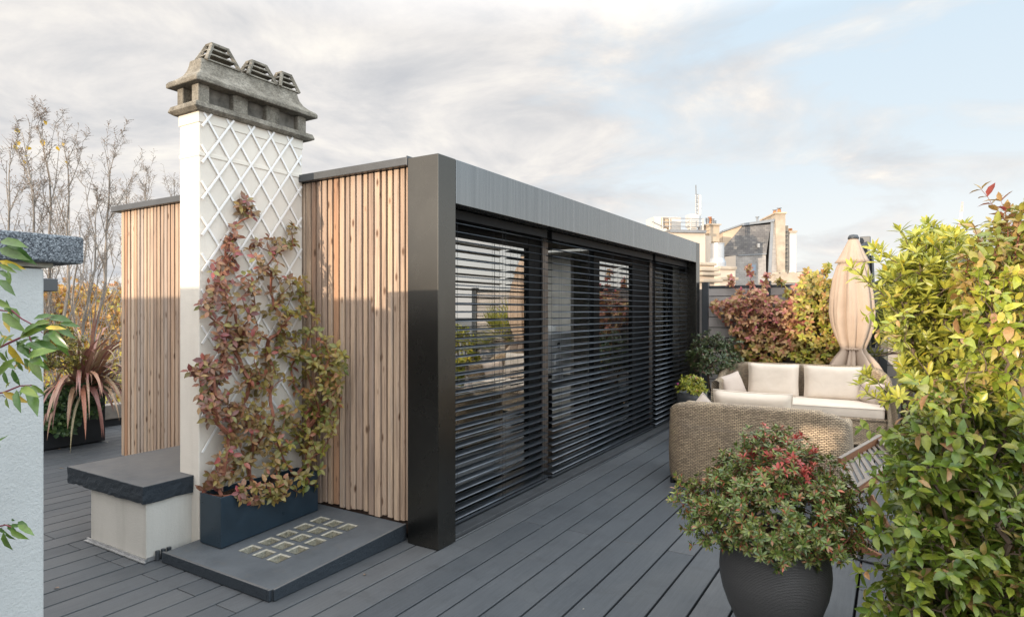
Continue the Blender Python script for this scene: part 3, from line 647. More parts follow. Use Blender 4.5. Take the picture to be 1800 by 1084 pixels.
# ================================================================== FENCES
def build_fences():
    f = thing('board_fence', 'grey horizontal board fence with dark posts closing the far end of the terrace', 'fence', (-.9, 9.95, 0))
    posts = [-2.53, -1.62, -.885, -.13, .98]
    mb = MB(); yb = 9.96
    mb.box(-3.3, posts[0]-.052, yb, yb+.02, .05, 1.94, .4)
    for a, b in zip(posts, posts[1:]):
        z = .05; i = 0
        while z < 1.95:
            mb.hexa([(a+.05, yb, z), (b-.05, yb, z), (b-.05, yb+.022, z), (a+.05, yb+.022, z), (a+.05, yb, z+.15), (b-.05, yb, z+.15), (b-.05, yb+.022, z+.15), (a+.05, yb+.022, z+.15)], R_())
            z += .162
    obj('panel', mb, M['fence_board'], f)
    mb = MB(); mb.box(posts[0], posts[-1], yb+.028, yb+.034, .05, 1.94); obj('gap_shade', mb, M['black_planter'], f)  # dark sheet added behind the boards so their gaps look shaded
    mb = MB()
    for a, b in zip(posts, posts[1:]): mb.box(a+.052, b-.052, yb-.006, yb+.03, 1.947, 1.99)
    obj('cap_rail', mb, M['fence_post'], f, bevel=.004)
    for x in posts:
        mb = MB(); mb.box(x-.05, x+.05, yb-.04, yb+.06, .004, 2.03); mb.box(x-.055, x+.055, yb-.045, yb+.065, 2.031, 2.045); obj('post', mb, M['fence_post'], f, bevel=.005)
    # unseen fence behind the photographer, its height and openings shaped to cast the terrace shade
    g = thing('board_fence', 'unseen tall dark board fence added at the near end for shade, with two small openings', 'fence', (-4, -2.0, 0))
    mb = MB(); yb = -2.0
    def top(x):
        return 2.165 if x < -6.5 else (2.125 if x < -4.4 else (2.05 if x < -2.5 else 1.6))
    x = -11.5
    while x < 1.0:
        h = top(x); w = .148; holes = []
        if -2.2 < x < -1.95: holes = [(1.06, 1.27)]
        if -3.2 < x < -2.95: holes = [(1.57, 1.74)]
        z = .03
        for (a, b) in holes: mb.box(x, x + w, yb, yb + .02, z, a, R_()); z = b
        mb.box(x, x + w, yb, yb + .02, z, h, R_()); x += .15
    obj('panel', mb, M['dark_board'], g)
    for x in (-11, -9, -7, -5, -3.1, -1.2, .7):
        mb = MB(); mb.box(x, x + .09, yb - .095, yb - .003, .004, top(x) - .03); obj('post', mb, M['fence_post'], g)
    r = thing('metal_railing', 'dark metal railing with thin upright bars behind the leafy hedge', 'railing', (.95, 4, 0))
    mb = MB(); mb.box(.93, .97, -1.9, 9.9, 1.05, 1.09); mb.box(.935, .965, -1.9, 9.9, .10, .13); obj('rail', mb, M['fence_post'], r)
    mb = MB(); y = -1.85
    while y < 9.9: mb.box(.943, .957, y, y + .014, .131, 1.049); y += .11
    obj('bars', mb, M['fence_post'], r)
    r = thing('timber_edging', 'low grey timber beam edging the deck behind the pink flax', 'edging', (-9.3, 4, 0))
    mb = MB(); mb.box(-9.42, -9.24, -1.9, 10, .10, .30); obj('beam', mb, M['old_timber'], r, bevel=.01)
    mb = MB(); mb.box(-9.40, -9.27, -1.9, 10, .004, .099); obj('plinth', mb, M['black_planter'], r)
build_fences()
# ================================================================== FURNITURE
def smooth01(x): x = max(0, min(1, x)); return x * x * (3 - 2 * x)
def sofa_shell(W, D, hb, ha, th=.09, r=.26, drop0=-.12, drop1=.42):
    """curved wicker shell: arms and back in one run; local frame, back on y=0, seat towards +y"""
    mb = MB(); path = []; hw = W / 2
    n1 = 12; n2 = 10; n3 = 22
    for i in range(n1): path.append((-hw, D - (D - r) * i / n1, -1, 0))
    for i in range(n2): a = math.pi + (math.pi/2) * i / n2; path.append((-hw + r + r*math.cos(a), r + r*math.sin(a), math.cos(a), math.sin(a)))
    for i in range(n3): path.append((-hw + r + (W - 2*r) * i / n3, 0, 0, -1))
    for i in range(n2): a = 1.5*math.pi + (math.pi/2) * i / n2; path.append((hw - r + r*math.cos(a), r + r*math.sin(a), math.cos(a), math.sin(a)))
    for i in range(n1 + 1): path.append((hw, r + (D - r) * i / n1, 1, 0))
    s = 0; prev = None; N = len(path); secs = []
    for (x, y, nx, ny) in path:
        if prev: s += math.hypot(x - prev[0], y - prev[1])
        prev = (x, y)
        # distance along the run measured from the middle of the back
        q = abs(x) - (hw - r) if y < 1e-6 else (y - 0) + 0.0
        d = (q - .25) if y < 1e-6 else y
        h = hb + (ha - hb) * smooth01((d - drop0) / (drop1 - drop0))
        rt = th / 2; pts = []
        def P(off, z): pts.append((x + nx*off, y + ny*off, z))
        P(-.004, .03); P(.010, .12); P(.016, .30); P(.008, h - .12); P(.004, h - rt)
        for k in range(1, 6): a = math.pi * k / 6; P(-rt + (rt + .012)*math.cos(a), h - rt + (rt + .012)*math.sin(a))
        P(-th, h - rt); P(-th, h - .15); P(-th + .004, .18)
        secs.append((pts, s))
    K = len(secs[0][0]); vs = []; uv = {}
    for pts, ss in secs:
        acc = 0
        for k, p in enumerate(pts):
            if k: acc += (Vector(p) - Vector(pts[k-1])).length
            uv[len(vs)] = (ss, acc); vs.append(p)
    fs = [(i*K+k, (i+1)*K+k, (i+1)*K+k+1, i*K+k+1) for i in range(N-1) for k in range(K-1)]
    fs += [tuple(range(K-1, -1, -1)), tuple(range((N-1)*K, N*K))]
    mb.add(vs, fs); mb.uv = uv; return mb
def uvbox(mb, x0, x1, y0, y1, z0, z1):
    for (a, b, c, d) in (((x0,y0,z0),(x1,y0,z0),(x1,y0,z1),(x0,y0,z1)), ((x1,y1,z0),(x0,y1,z0),(x0,y1,z1),(x1,y1,z1)), ((x1,y0,z0),(x1,y1,z0),(x1,y1,z1),(x1,y0,z1)),
                         ((x0,y1,z0),(x0,y0,z0),(x0,y0,z1),(x0,y1,z1)), ((x0,y0,z1),(x1,y0,z1),(x1,y1,z1),(x0,y1,z1))):
        i = mb.add([a, b, c, d], [(0, 1, 2, 3)])
        for k, p in enumerate((a, b, c, d)):
            mb.uv[i + k] = ((p[0] + p[1]), p[2] if z0 != z1 and not (a[2] == b[2] == c[2]) else p[1])
def pillow(W, H, T, power=5.0, n=18, crump=.006, piping=True):
    """cushion standing in local x (width) / z (height), thickness along y"""
    mb = MB(); seed = U(0, 99)
    for sgn in (-1, 1):
        vs = []
        for j in range(n + 1):
            for i in range(n + 1):
                u = 2*i/n - 1; v = 2*j/n - 1
                e = max(0, (1 - abs(u)**power) * (1 - abs(v)**power)) ** .5
                x = W/2 * u * (1 - .035*(1 - abs(v)**2) * abs(u)); z = H/2 * v * (1 - .045*(1 - abs(u)**2) * abs(v))
                nz = mnoise.noise(Vector((x*7 + seed, z*7, sgn*3))) * crump
                vs.append((x, sgn * (T/2 * e + (nz if e > .05 else 0)), z))
        f = [(j*(n+1)+i, j*(n+1)+i+1, (j+1)*(n+1)+i+1, (j+1)*(n+1)+i) for j in range(n) for i in range(n)]
        mb.add(vs, f if sgn < 0 else [tuple(reversed(q)) for q in f])
    pts = []
    for k in range(4 * n):
        t = k / n; sd = int(t); q = 2*(t - sd) - 1
        u, v = ((q, -1), (1, q), (-q, 1), (-1, -q))[sd]
        pts.append((W/2 * u * (1 - .035*(1 - abs(v)**2) * abs(u)), 0, H/2 * v * (1 - .045*(1 - abs(u)**2) * abs(v))))
    pm = MB()
    pm.tube(pts + [pts[0]], .0065, 6, cap=False)
    return mb, pm
def cushion(label, loc, rz, rx, W, H, T, m, group, power=5.0, ry=0):
    mb, pm = pillow(W, H, T, power)
    t = obj('cushion', mb, m, None, smooth=True); t.location = loc; t.rotation_euler = (rx, ry, rz)
    props(t, label, 'cushion', group)
    obj('piping', pm, m, t, smooth=True, local=True); return t
def boxcushion(label, loc, rz, W, D, T, m, group):
    mb = MB(); n = 14; vs = []; k = 10
    for j in range(n + 1):
        for i in range(n + 1):
            u = 2*i/n - 1; v = 2*j/n - 1; vs.append((W/2*u, D/2*v, T + .012*(1-u*u)*(1-v*v) + .003*mnoise.noise(Vector((u*5, v*4, W)))))
    nn = n + 1
    per = [i for i in range(nn)] + [j*nn + n for j in range(1, nn)] + [n*nn + i for i in range(n-1, -1, -1)] + [j*nn for j in range(n-1, 0, -1)]
    base = len(vs); vs2 = [(vs[i][0], vs[i][1], 0) for i in per]; L = len(per)
    fs = [(j*nn+i, j*nn+i+1, (j+1)*nn+i+1, (j+1)*nn+i) for j in range(n) for i in range(n)] + [(base+q, base+(q+1) % L, per[(q+1) % L], per[q]) for q in range(L)] + [tuple(range(base+L-1, base-1, -1))]
    mb.add(vs + vs2, fs)
    t = obj('seat_cushion', mb, m, None, bevel=.022, segs=3, smooth=True); t.location = loc; t.rotation_euler = (0, 0, rz); props(t, label, 'cushion', group)
    pm = MB()
    q = [(-W/2+.012, -D/2+.002, T-.016), (W/2-.012, -D/2+.002, T-.016)]
    pm.tube([(-W/2+.01, -D/2, T-.018), (W/2-.01, -D/2, T-.018), (W/2, -D/2+.01, T-.018), (W/2, D/2-.01, T-.018), (W/2-.01, D/2, T-.018), (-W/2+.01, D/2, T-.018), (-W/2, D/2-.01, T-.018), (-W/2, -D/2+.01, T-.018), (-W/2+.01, -D/2, T-.018)], .006, 6)
    obj('piping', pm, m, t, local=True); return t
def sofa(label, loc, rz, W, D, hb, ha, **kw):
    s = thing('wicker_sofa', label, 'sofa', loc, rz, 'woven garden sofas')
    obj('shell', sofa_shell(W, D, hb, ha, **kw), M['wicker'], s, smooth=True, local=True)
    mb = MB(); uvbox(mb, -W/2+.088, W/2-.088, .088, D-.03, .05, .335); obj('seat_base', mb, M['wicker'], s, local=True)
    mb = MB(); mb.tube([(-W/2+.08, D-.028, .05), (W/2-.08, D-.028, .05)], .018, 8); mb.tube([(-W/2+.08, D-.028, .335), (W/2-.08, D-.028, .335)], .016, 8)
    n = len(mb.v)
    for i in range(n): mb.uv[i] = (mb.v[i][0], mb.v[i][2])
    obj('front_trim', mb, M['wicker'], s, local=True, smooth=True)
    for sx in (-1, 1):
        for y in (.06, D - .08):
            mb = MB(); mb.tube([(sx*(W/2-.05), y, 0), (sx*(W/2-.05), y, .05)], .02, 8); obj('foot', mb, M['black_frame'], s, local=True)
    return s
def build_sofas():
    # near sofa: back towards the camera
    sofa('wicker sofa turned away, its woven back facing the round azalea pot', (-1.065, 5.70, 0), math.radians(1), 1.50, .82, .765, .60, r=.20, drop0=-.10, drop1=.40)
    boxcushion('long cream seat cushion hidden inside the sofa turned away', (-1.065, 6.14, .34), math.radians(1), 1.30, .66, .13, M['cushion_cream'], 'cream seat cushions')
    cushion('cream back cushion showing over the top edge of the sofa turned away', (-1.10, 5.985, .65), math.radians(1), math.radians(10), .68, .44, .17, M['cushion_cream'], 'cream back cushions', 7)
    cushion('small white pillow whose corner peeks over the left end of the sofa turned away', (-1.60, 6.16, .555), math.radians(60), math.radians(12), .36, .36, .13, M['cushion_taupe'], 'small scatter pillows', 3.2, ry=math.radians(40))
    # far sofa: faces the camera
    a = math.pi + math.radians(5); L = Vector((-1.06, 9.12, 0))
    sofa('wicker sofa facing the camera below the red and yellow climbers', L, a, 2.02, .90, .885, .70, r=.30, drop0=-.06, drop1=.50)
    Rm = Matrix.Rotation(a, 4, 'Z')
    def W(x, y, z): return L + Rm @ Vector((x, y, z))
    boxcushion('long cream seat cushion on the sofa facing the camera', W(0, .50, .345), a, 1.80, .74, .135, M['cushion_cream'], 'cream seat cushions')
    cushion('cream back cushion on the facing sofa, left of the other, behind the near sofa', W(.33, .235, .675), a, math.radians(13), .62, .45, .19, M['cushion_cream'], 'cream back cushions', 7)
    cushion('wide cream back cushion near the umbrella on the sofa facing the camera', W(-.37, .235, .67), a, math.radians(13), .66, .45, .19, M['cushion_cream'], 'cream back cushions', 7)
    cushion('small taupe pillow leaning on the shrub-side arm of the facing sofa', W(.82, .40, .60), a + math.radians(48), math.radians(18), .34, .31, .14, M['cushion_taupe'], 'small scatter pillows', 3.2, ry=math.radians(14))
    cushion('small taupe pillow leaning on the hedge-side arm of the facing sofa', W(-.79, .42, .60), a - math.radians(55), math.radians(15), .34, .30, .15, M['cushion_taupe'], 'small scatter pillows', 3.2, ry=math.radians(-12))
build_sofas()

def build_umbrella():
    c = at(1500, 546, 8.25); cx, cy = c.x, c.y
    t = thing('cantilever_umbrella', 'closed beige umbrella tied at the skirt beside a dark post', 'umbrella', (cx, cy, 0))
    prof = []
    ctrl = [(2.555,.055,0),(2.53,.07,.0),(2.45,.105,.05),(2.36,.145,.08),(2.28,.185,.10),(2.238,.215,.12),(2.234,.17,.12),(2.20,.185,.13),(2.05,.222,.16),(1.80,.252,.18),(1.58,.258,.2),(1.42,.24,.22),(1.27,.198,.25),(1.16,.155,.26),(1.10,.138,.26),(1.06,.150,.28),(.99,.20,.36),(.92,.235,.44),(.84,.255,.5),(.79,.262,.52)]
    n = 96; mb = MB(); vs = []; K = 9
    ph = [U(0, 6.28) for _ in range(6)]
    for (z, r, am) in ctrl:
        for k in range(n):
            a = 2*math.pi*k/n
            w = abs(math.sin(a*K/2 + .35*math.sin(2*a + ph[0]) + .25*math.sin(z*2.1 + ph[1])))   # pleats with sharp valleys
            f = .86 + am * (w ** .7 - .6) * 1.7 + am*.55*math.sin(3*a + ph[2] + z*1.1) + .28*am*math.sin(13*a + 1.3*math.sin(z*2.2+ph[4])) + .12*am*math.sin(29*a + z*4)
            zz = z + (.05 * math.sin(2*a + ph[3]) - .07 * w) * max(0, (1.06 - z) / .27)
            vs.append((cx + r*f*math.cos(a), cy + r*f*math.sin(a), zz))
    N = len(ctrl)
    mb.add(vs, [(i*n+k, i*n+(k+1) % n, (i+1)*n+(k+1) % n, (i+1)*n+k) for i in range(N-1) for k in range(n)])
    o = obj('canopy', mb, M['umbrella_cloth'], t, smooth=True)
    md = o.modifiers.new('s', 'SOLIDIFY'); md.thickness = .004
    mb = MB(); mb.lathe([(.065, 2.545), (.068, 2.565), (.05, 2.60), (.0, 2.61)], (cx, cy, 0), 20); obj('cap', mb, M['fence_post'], t, smooth=True)
    mb = MB(); mb.lathe([(.142, 1.088), (.147, 1.10), (.142, 1.112)], (cx, cy, 0), 40, cap0=False); obj('tie_strap', mb, M['umbrella_cloth'], t)
    p = at(1521, 546, 8.45)
    mb = MB(); mb.box(p.x-.05, p.x+.05, p.y-.05, p.y+.05, .09, 2.52); mb.box(p.x-.062, p.x+.062, p.y-.07, p.y+.09, 2.45, 2.60); obj('post', mb, M['fence_post'], t, bevel=.006)
    mb = MB(); mb.bar((p.x+.02, p.y-.055, 2.50), (cx+.04, cy+.02, 2.40), .05, .06); mb.bar((p.x+.11, p.y+.03, 1.1), (p.x+.06, p.y+.06, 2.35), .045, .06); obj('arm', mb, M['fence_post'], t, bevel=.004)
    mb = MB(); mb.box(p.x-.35, p.x+.35, p.y-.3, p.y+.3, .004, .09); obj('base', mb, M['fence_post'], t, bevel=.01)
build_umbrella()

def build_pots():
    c = at(1361, 546, 2.95); cx, cy = c.x, c.y
    t = thing('round_pot', 'large dark ribbed egg shaped pot holding the azalea', 'pot', (cx, cy, 0))
    prof = [(.10,.003),(.118,.012),(.150,.06),(.187,.14),(.223,.21),(.249,.28),(.262,.34),(.265,.38),(.261,.43),(.251,.48),(.238,.54),(.228,.573),(.221,.58),(.212,.575),(.214,.55),(.20,.5)]
    prof = [(r * .935, z) for r, z in prof]; mb = MB(); mb.lathe(prof, (cx, cy, 0), 64); obj('pot_body', mb, M['pot_ribbed'], t, smooth=True)
    mb = MB(); mb.lathe([(.0, .515), (.19, .515)], (cx, cy, 0), 24, cap0=False); obj('soil', mb, M['soil'], t)
    c2 = at(1216, 546, 7.55); t = thing('round_pot', 'plain dark cylinder pot beside the far blind, planted with small yellow-green leaves', 'pot', (c2.x, c2.y, 0))
    mb = MB(); mb.lathe([(.14,.003),(.165,.01),(.178,.55),(.180,.62),(.17,.62),(.165,.56)], (c2.x, c2.y, 0), 40); obj('pot_body', mb, M['pot_plain'], t, smooth=True)
    mb = MB(); mb.lathe([(.0,.57),(.168,.57)], (c2.x, c2.y, 0), 20, cap0=False); obj('soil', mb, M['soil'], t)
    c3 = at(1254, 546, 8.9); t = thing('round_pot', 'dark pot behind the sofa end holding the small-leaved green shrub', 'pot', (c3.x, c3.y, 0))
    mb = MB(); mb.lathe([(.15,.003),(.19,.02),(.22,.40),(.21,.41),(.20,.36)], (c3.x, c3.y, 0), 32); obj('pot_body', mb, M['pot_plain'], t, smooth=True)
    return Vector((cx, cy, .5)), Vector((c2.x, c2.y, .57)), Vector((c3.x, c3.y, .36))
AZ, P2, P3 = build_pots()

def build_deckchair():
    t = thing('deck_chair', 'weathered slatted wooden deck chair between the azalea pot and the hedge', 'chair', tuple(at(1515, 546, 4.5).xy) + (0,))
    A0 = at(1476, 812, 4.65); A1 = at(1549, 770, 4.95); B0 = at(1497, 868, 4.18); B1 = at(1588, 806, 4.48)
    nrm = (A1 - A0).cross(B0 - A0).normalized()
    if nrm.z < 0: nrm = -nrm
    for (p, q) in ((A0, A1), (B0, B1)):
        mb = MB(); mb.bar(p, q, .028, .062, up=nrm, rnd=.1); mb.bar(p + nrm*.033, q + nrm*.033, .030, .006, up=nrm, rnd=.9); obj('rail', mb, M['teak'], t, bevel=.003)
    mb = MB(); n = 9
    for i in range(n):
        f = .02 + .86 * i / (n - 1)
        p = A0.lerp(A1, f) - nrm*.022; q = B0.lerp(B1, f) - nrm*.022; d = (q - p).normalized()
        mb.bar(p - d*.02, q + d*.075, .027, .014, up=nrm, rnd=U(.55, 1))
    obj('slats', mb, M['teak'], t, bevel=.002)
    mb = MB(); mb.bar(A1 - (B1-A1).normalized()*.02, B1 + (B1-A1).normalized()*.03, .09, .03, up=nrm, rnd=.75); obj('head_board', mb, M['teak'], t, bevel=.004)
    L0 = at(1462, 944, 4.25); L1 = at(1542, 978, 4.02)
    for (p, q, r) in ((at(1460, 938, 4.3), at(1548, 980, 4.05), .1), (at(1478, 915, 4.42), at(1540, 972, 4.1), .6), (B0 + Vector((.1,.1,-.02)), at(1590, 985, 4.05), .3)):
        mb = MB(); mb.bar(p, q, .026, .05, rnd=r); obj('leg', mb, M['teak'], t, bevel=.003)
    mb = MB(); mb.bar(at(1470, 925, 4.36), at(1520, 1010, 3.9), .022, .03, rnd=.5); obj('stretcher', mb, M['teak'], t, bevel=.003)
    h = MB(); pts = []
    for k in range(24):
        f = k / 23; g = at(1462 + 110*f, 968 + 22*math.sin(f*1.5) , 1.0); v = ray(1462 + 110*f, 965 + 30*math.sin(f*1.4)); s = (.008 - CZ) / v.z; pts.append(CAM + v * s)
    h.tube(pts, .0075, 8); o = obj('hose', h, M['cord'], smooth=True); props(o, 'thin black hose lying on the deck behind the azalea pot', 'hose')
build_deckchair()
# ================================================================== PLANTS
def inpoly(x, y, P):
    c = False; j = len(P) - 1
    for i in range(len(P)):
        xi, yi = P[i]; xj, yj = P[j]
        if (yi > y) != (yj > y) and x < (xj - xi) * (y - yi) / (yj - yi) + xi: c = not c
        j = i
    return c
def sample(P, n):
    x0 = min(p[0] for p in P); x1 = max(p[0] for p in P); y0 = min(p[1] for p in P); y1 = max(p[1] for p in P); out = []
    while len(out) < n:
        x = U(x0, x1); y = U(y0, y1)
        if inpoly(x, y, P): out.append((x, y))
    return out
def rv(): 
    while True:
        v = Vector((U(-1,1), U(-1,1), U(-1,1)))
        if .05 < v.length < 1: return v.normalized()
def grow(roots, pts, wlen=.35):
    """join points into a branching skeleton; returns nodes and parents"""
    nodes = [Vector(r) for r in roots]; par = [-1] * len(nodes); ln = [0.0] * len(nodes)
    order = sorted(pts, key=lambda p: min((p - r).length for r in nodes[:len(roots)]))
    for p in order:
        best = 0; bd = 1e9
        for i, q in enumerate(nodes):
            d = (p - q).length + wlen * ln[i]
            if d < bd: bd = d; best = i
        nodes.append(Vector(p)); par.append(best); ln.append(ln[best] + (p - nodes[best]).length)
    return nodes, par
def skeleton(mb, nodes, par, r0, rmax, n=5, skip=None):
    cnt = [1] * len(nodes)
    for i in range(len(nodes) - 1, -1, -1):
        if par[i] >= 0: cnt[par[i]] += cnt[i]
    for i, p in enumerate(par):
        if p < 0: continue
        ra = min(rmax, r0 * cnt[p] ** .5); rb = min(rmax, r0 * cnt[i] ** .5); ra = min(ra, rb * 1.6)
        a, b = nodes[p], nodes[i]; L = (b - a).length
        m = a.lerp(b, .5) + rv() * L * .10
        mb.tube([a, m, b], [ra, (ra + rb) / 2, rb], n, cap=False)
def whorl(mb, p, ax, k, L, W, spread=(50, 85), reg=0.0, hi=True, bend=.25, jit=.25, rr=None):
    ax = ax.normalized(); o = ax.orthogonal().normalized(); o2 = ax.cross(o); a0 = U(0, 6.28)
    for i in range(k):
        a = a0 + i * 2.399 + U(-jit, jit); ph = math.radians(U(*spread))
        rad = o * math.cos(a) + o2 * math.sin(a); d = ax * math.cos(ph) + rad * math.sin(ph)
        l = L * U(.7, 1.15)
        mb.leaf(p + d * .004, d, ax * math.sin(ph) - rad * math.cos(ph) + rv() * .25, l, W * l / L * U(.85, 1.15), R_() if rr is None else rr(), reg, bend * U(.3, 1.6), hi)
def sprig(mb, tw, p, ax, n, gap, L, W, reg=0.0, r=.002, hi=True, droop=.15, bend=.3):
    """a shoot with paired leaves along it"""
    pts = [Vector(p)]; d = ax.normalized()
    for i in range(n):
        d = (d + rv() * .18 + Vector((0, 0, -droop * .2))).normalized(); pts.append(pts[-1] + d * gap)
        o = d.orthogonal().normalized(); o = (Matrix.Rotation(U(0, 6.28), 3, d) @ o)
        for s in (-1, 1):
            dd = (d * .55 + o * s + Vector((0, 0, .15 - droop))).normalized()
            l = L * U(.65, 1.1); mb.leaf(pts[-1], dd, d + UP * .8 + rv() * .35, l, W * l / L, R_(), reg, bend * U(.4, 1.5), hi)
    mb.leaf(pts[-1], d, UP + rv() * .5, L * .7, W * .7, R_(), reg, .2, hi)
    tw.tube(pts, [r * (1 - .6 * i / n) for i in range(n + 1)], 4, cap=False)

# leaf groups on a wall climber: sampled on a region of the wall with real depth off it
def climber(name, label, cat, roots, pts, L, W, regf, mleaf, mtwig, rt, n=(3, 5), hi=True, axf=None, spread=(45, 85), dens=None, group=None):
    t = thing(name, label, cat, tuple(roots[0]), group=group)
    nodes, par = grow(roots, pts); tw = MB(); skeleton(tw, nodes, par, rt, rt * 9, 4); lf = MB()
    for i, p in enumerate(nodes):
        if par[i] < 0: continue
        ax = (p - nodes[par[i]]).normalized() * .5 + (axf(p) if axf else UP) + rv() * .5
        whorl(lf, p, ax, random.randint(*n), L, W, spread, regf(p), hi, .3)
    obj('stems', tw, mtwig, t); obj('foliage', lf, mleaf, t, smooth=True); return t

def build_climbers():
    # creeper on the trellis: denser low down, thin leaders to the top
    poly = [(352,500),(385,455),(410,440),(440,455),(470,440),(510,430),(530,480),(545,520),(560,580),(600,610),(610,640),(600,690),(590,740),(575,790),(540,830),(500,860),(470,868),(430,880),(370,868),(365,830),(385,800),(372,770),(365,740),(350,720),(345,690),(338,660),(360,620),(355,580),(350,540)]
    holes = [[(395,470),(425,480),(430,520),(400,530)], [(520,560),(545,545),(550,600),(525,610)], [(400,640),(430,650),(425,690),(398,680)], [(505,690),(535,700),(530,740),(500,740)], [(440,800),(470,790),(475,830),(445,835)], [(460,565),(485,555),(482,610),(458,625)], [(460,700),(492,680),(485,740),(455,760)], [(360,560),(385,580),(375,640),(362,625)], [(440,530),(470,500),(480,530),(450,550)], [(365,745),(395,720),(400,800),(370,790)], [(500,470),(522,455),(520,500)]]
    pts = []
    for (x, y) in sample(poly, 720):
        h = any(inpoly(x, y, q) for q in holes)
        if h and R_() < .80: continue
        if y < 560 and R_() < .33: continue
        d = U(.02, .16) if x < 540 else U(.06, .26)
        d += (.08 if y > 700 else 0) * R_()
        p = atx(x, y, XC + d)
        if p.y > YW - .04: p = aty(x, y, YW - .04 - U(0, .16))
        if p.z < .44: p.x = max(p.x, -3.66)
        pts.append(p)
    for chain in ([(400,455),(405,425),(410,400),(415,415),(425,375),(430,362),(440,368),(445,378),(398,430),(420,360),(432,350)], [(440,440),(450,425),(470,420),(485,425),(500,428)], [(515,430),(510,410),(518,400)], [(360,660),(345,655),(337,652)], [(575,600),(600,622),(609,630)], [(360,860),(372,850),(365,865),(378,842)]):
        for (x, y) in chain:
            for _ in range(2): pts.append(atx(x + U(-4,4), y + U(-4,4), XC + U(.02, .08)))
    roots = [Vector((-3.80, y, .37)) for y in (2.52, 2.75, 2.95, 3.12)]
    def reg(p): 
        q = (p.y - 2.46) / .9 + (1.25 - p.z) * .22 + U(-.28, .28); return max(0, min(1, q))
    climber('climbing_plant', 'red and green creeper climbing the white trellis out of the navy trough', 'climber', roots, pts, .056, .031, reg, M['leaf_creeper'], M['twig_red'], .0016, (3, 5), True, lambda p: Vector((.9, -.35, .35)), (50, 88))
    # two climbers on the far fence
    A = [(1245,540),(1265,528),(1300,522),(1322,505),(1345,512),(1380,535),(1420,515),(1425,560),(1410,590),(1395,620),(1370,640),(1330,648),(1300,645),(1290,600),(1285,570),(1255,555)]
    B = [(1400,545),(1405,500),(1430,480),(1460,490),(1475,530),(1480,590),(1470,640),(1440,650),(1400,645),(1385,610),(1405,585)]
    pts = [aty(x, y, 9.95 - U(.03, .42)) for (x, y) in sample(A, 470)]
    for chain in ([(1322,500),(1318,484),(1314,472)], [(1345,500),(1347,486)], [(1300,512),(1285,500),(1283,490)], [(1390,520),(1400,505),(1412,490)]):
        pts += [aty(x + U(-3,3), y + U(-3,3), 9.85) for (x, y) in chain for _ in range(3)]
    climber('climbing_plant', 'mostly crimson climber spread over the far fence behind the middle of the sofa', 'climber', [Vector((-1.7, 9.7, .3)), Vector((-1.25, 9.7, .3))], pts, .075, .044, lambda p: max(0, min(1, (1.35 - p.z) * 1.3 + U(-.25, .3))), M['leaf_creeper_lime'], M['twig_red'], .002, (5, 7), True, lambda p: Vector((.1, -.9, .4)), (45, 88), group='climbers on the far fence')
    pts = [aty(x, y, 9.92 - U(.03, .5)) for (x, y) in sample(B, 370)]
    for chain in ([(1385,515),(1375,500),(1370,495)], [(1420,490),(1418,478)], [(1450,480),(1455,470)]):
        pts += [aty(x + U(-3,3), y + U(-3,3), 9.8) for (x, y) in chain for _ in range(3)]
    climber('climbing_plant', 'yellow-green climber on the far fence between the crimson one and the umbrella', 'climber', [Vector((-.85, 9.7, .3))], pts, .075, .044, lambda p: max(0, min(1, .75 + U(-.3, .3))), M['leaf_creeper_lime'], M['twig_red'], .002, (5, 7), True, lambda p: Vector((.1, -.9, .4)), (45, 88), group='climbers on the far fence')
    b = thing('trough_planter', 'dark trough planter along the far fence behind the facing sofa', 'planter', (-1.2, 9.7, 0))
    mb = MB(); mb.box(-2.0, -.35, 9.5, 9.88, .004, .42); obj('trough', mb, M['fence_post'], b, bevel=.005)
    mb = MB(); mb.box(-1.98, -.37, 9.52, 9.86, .4205, .43); obj('soil', mb, M['soil'], b)
build_climbers()

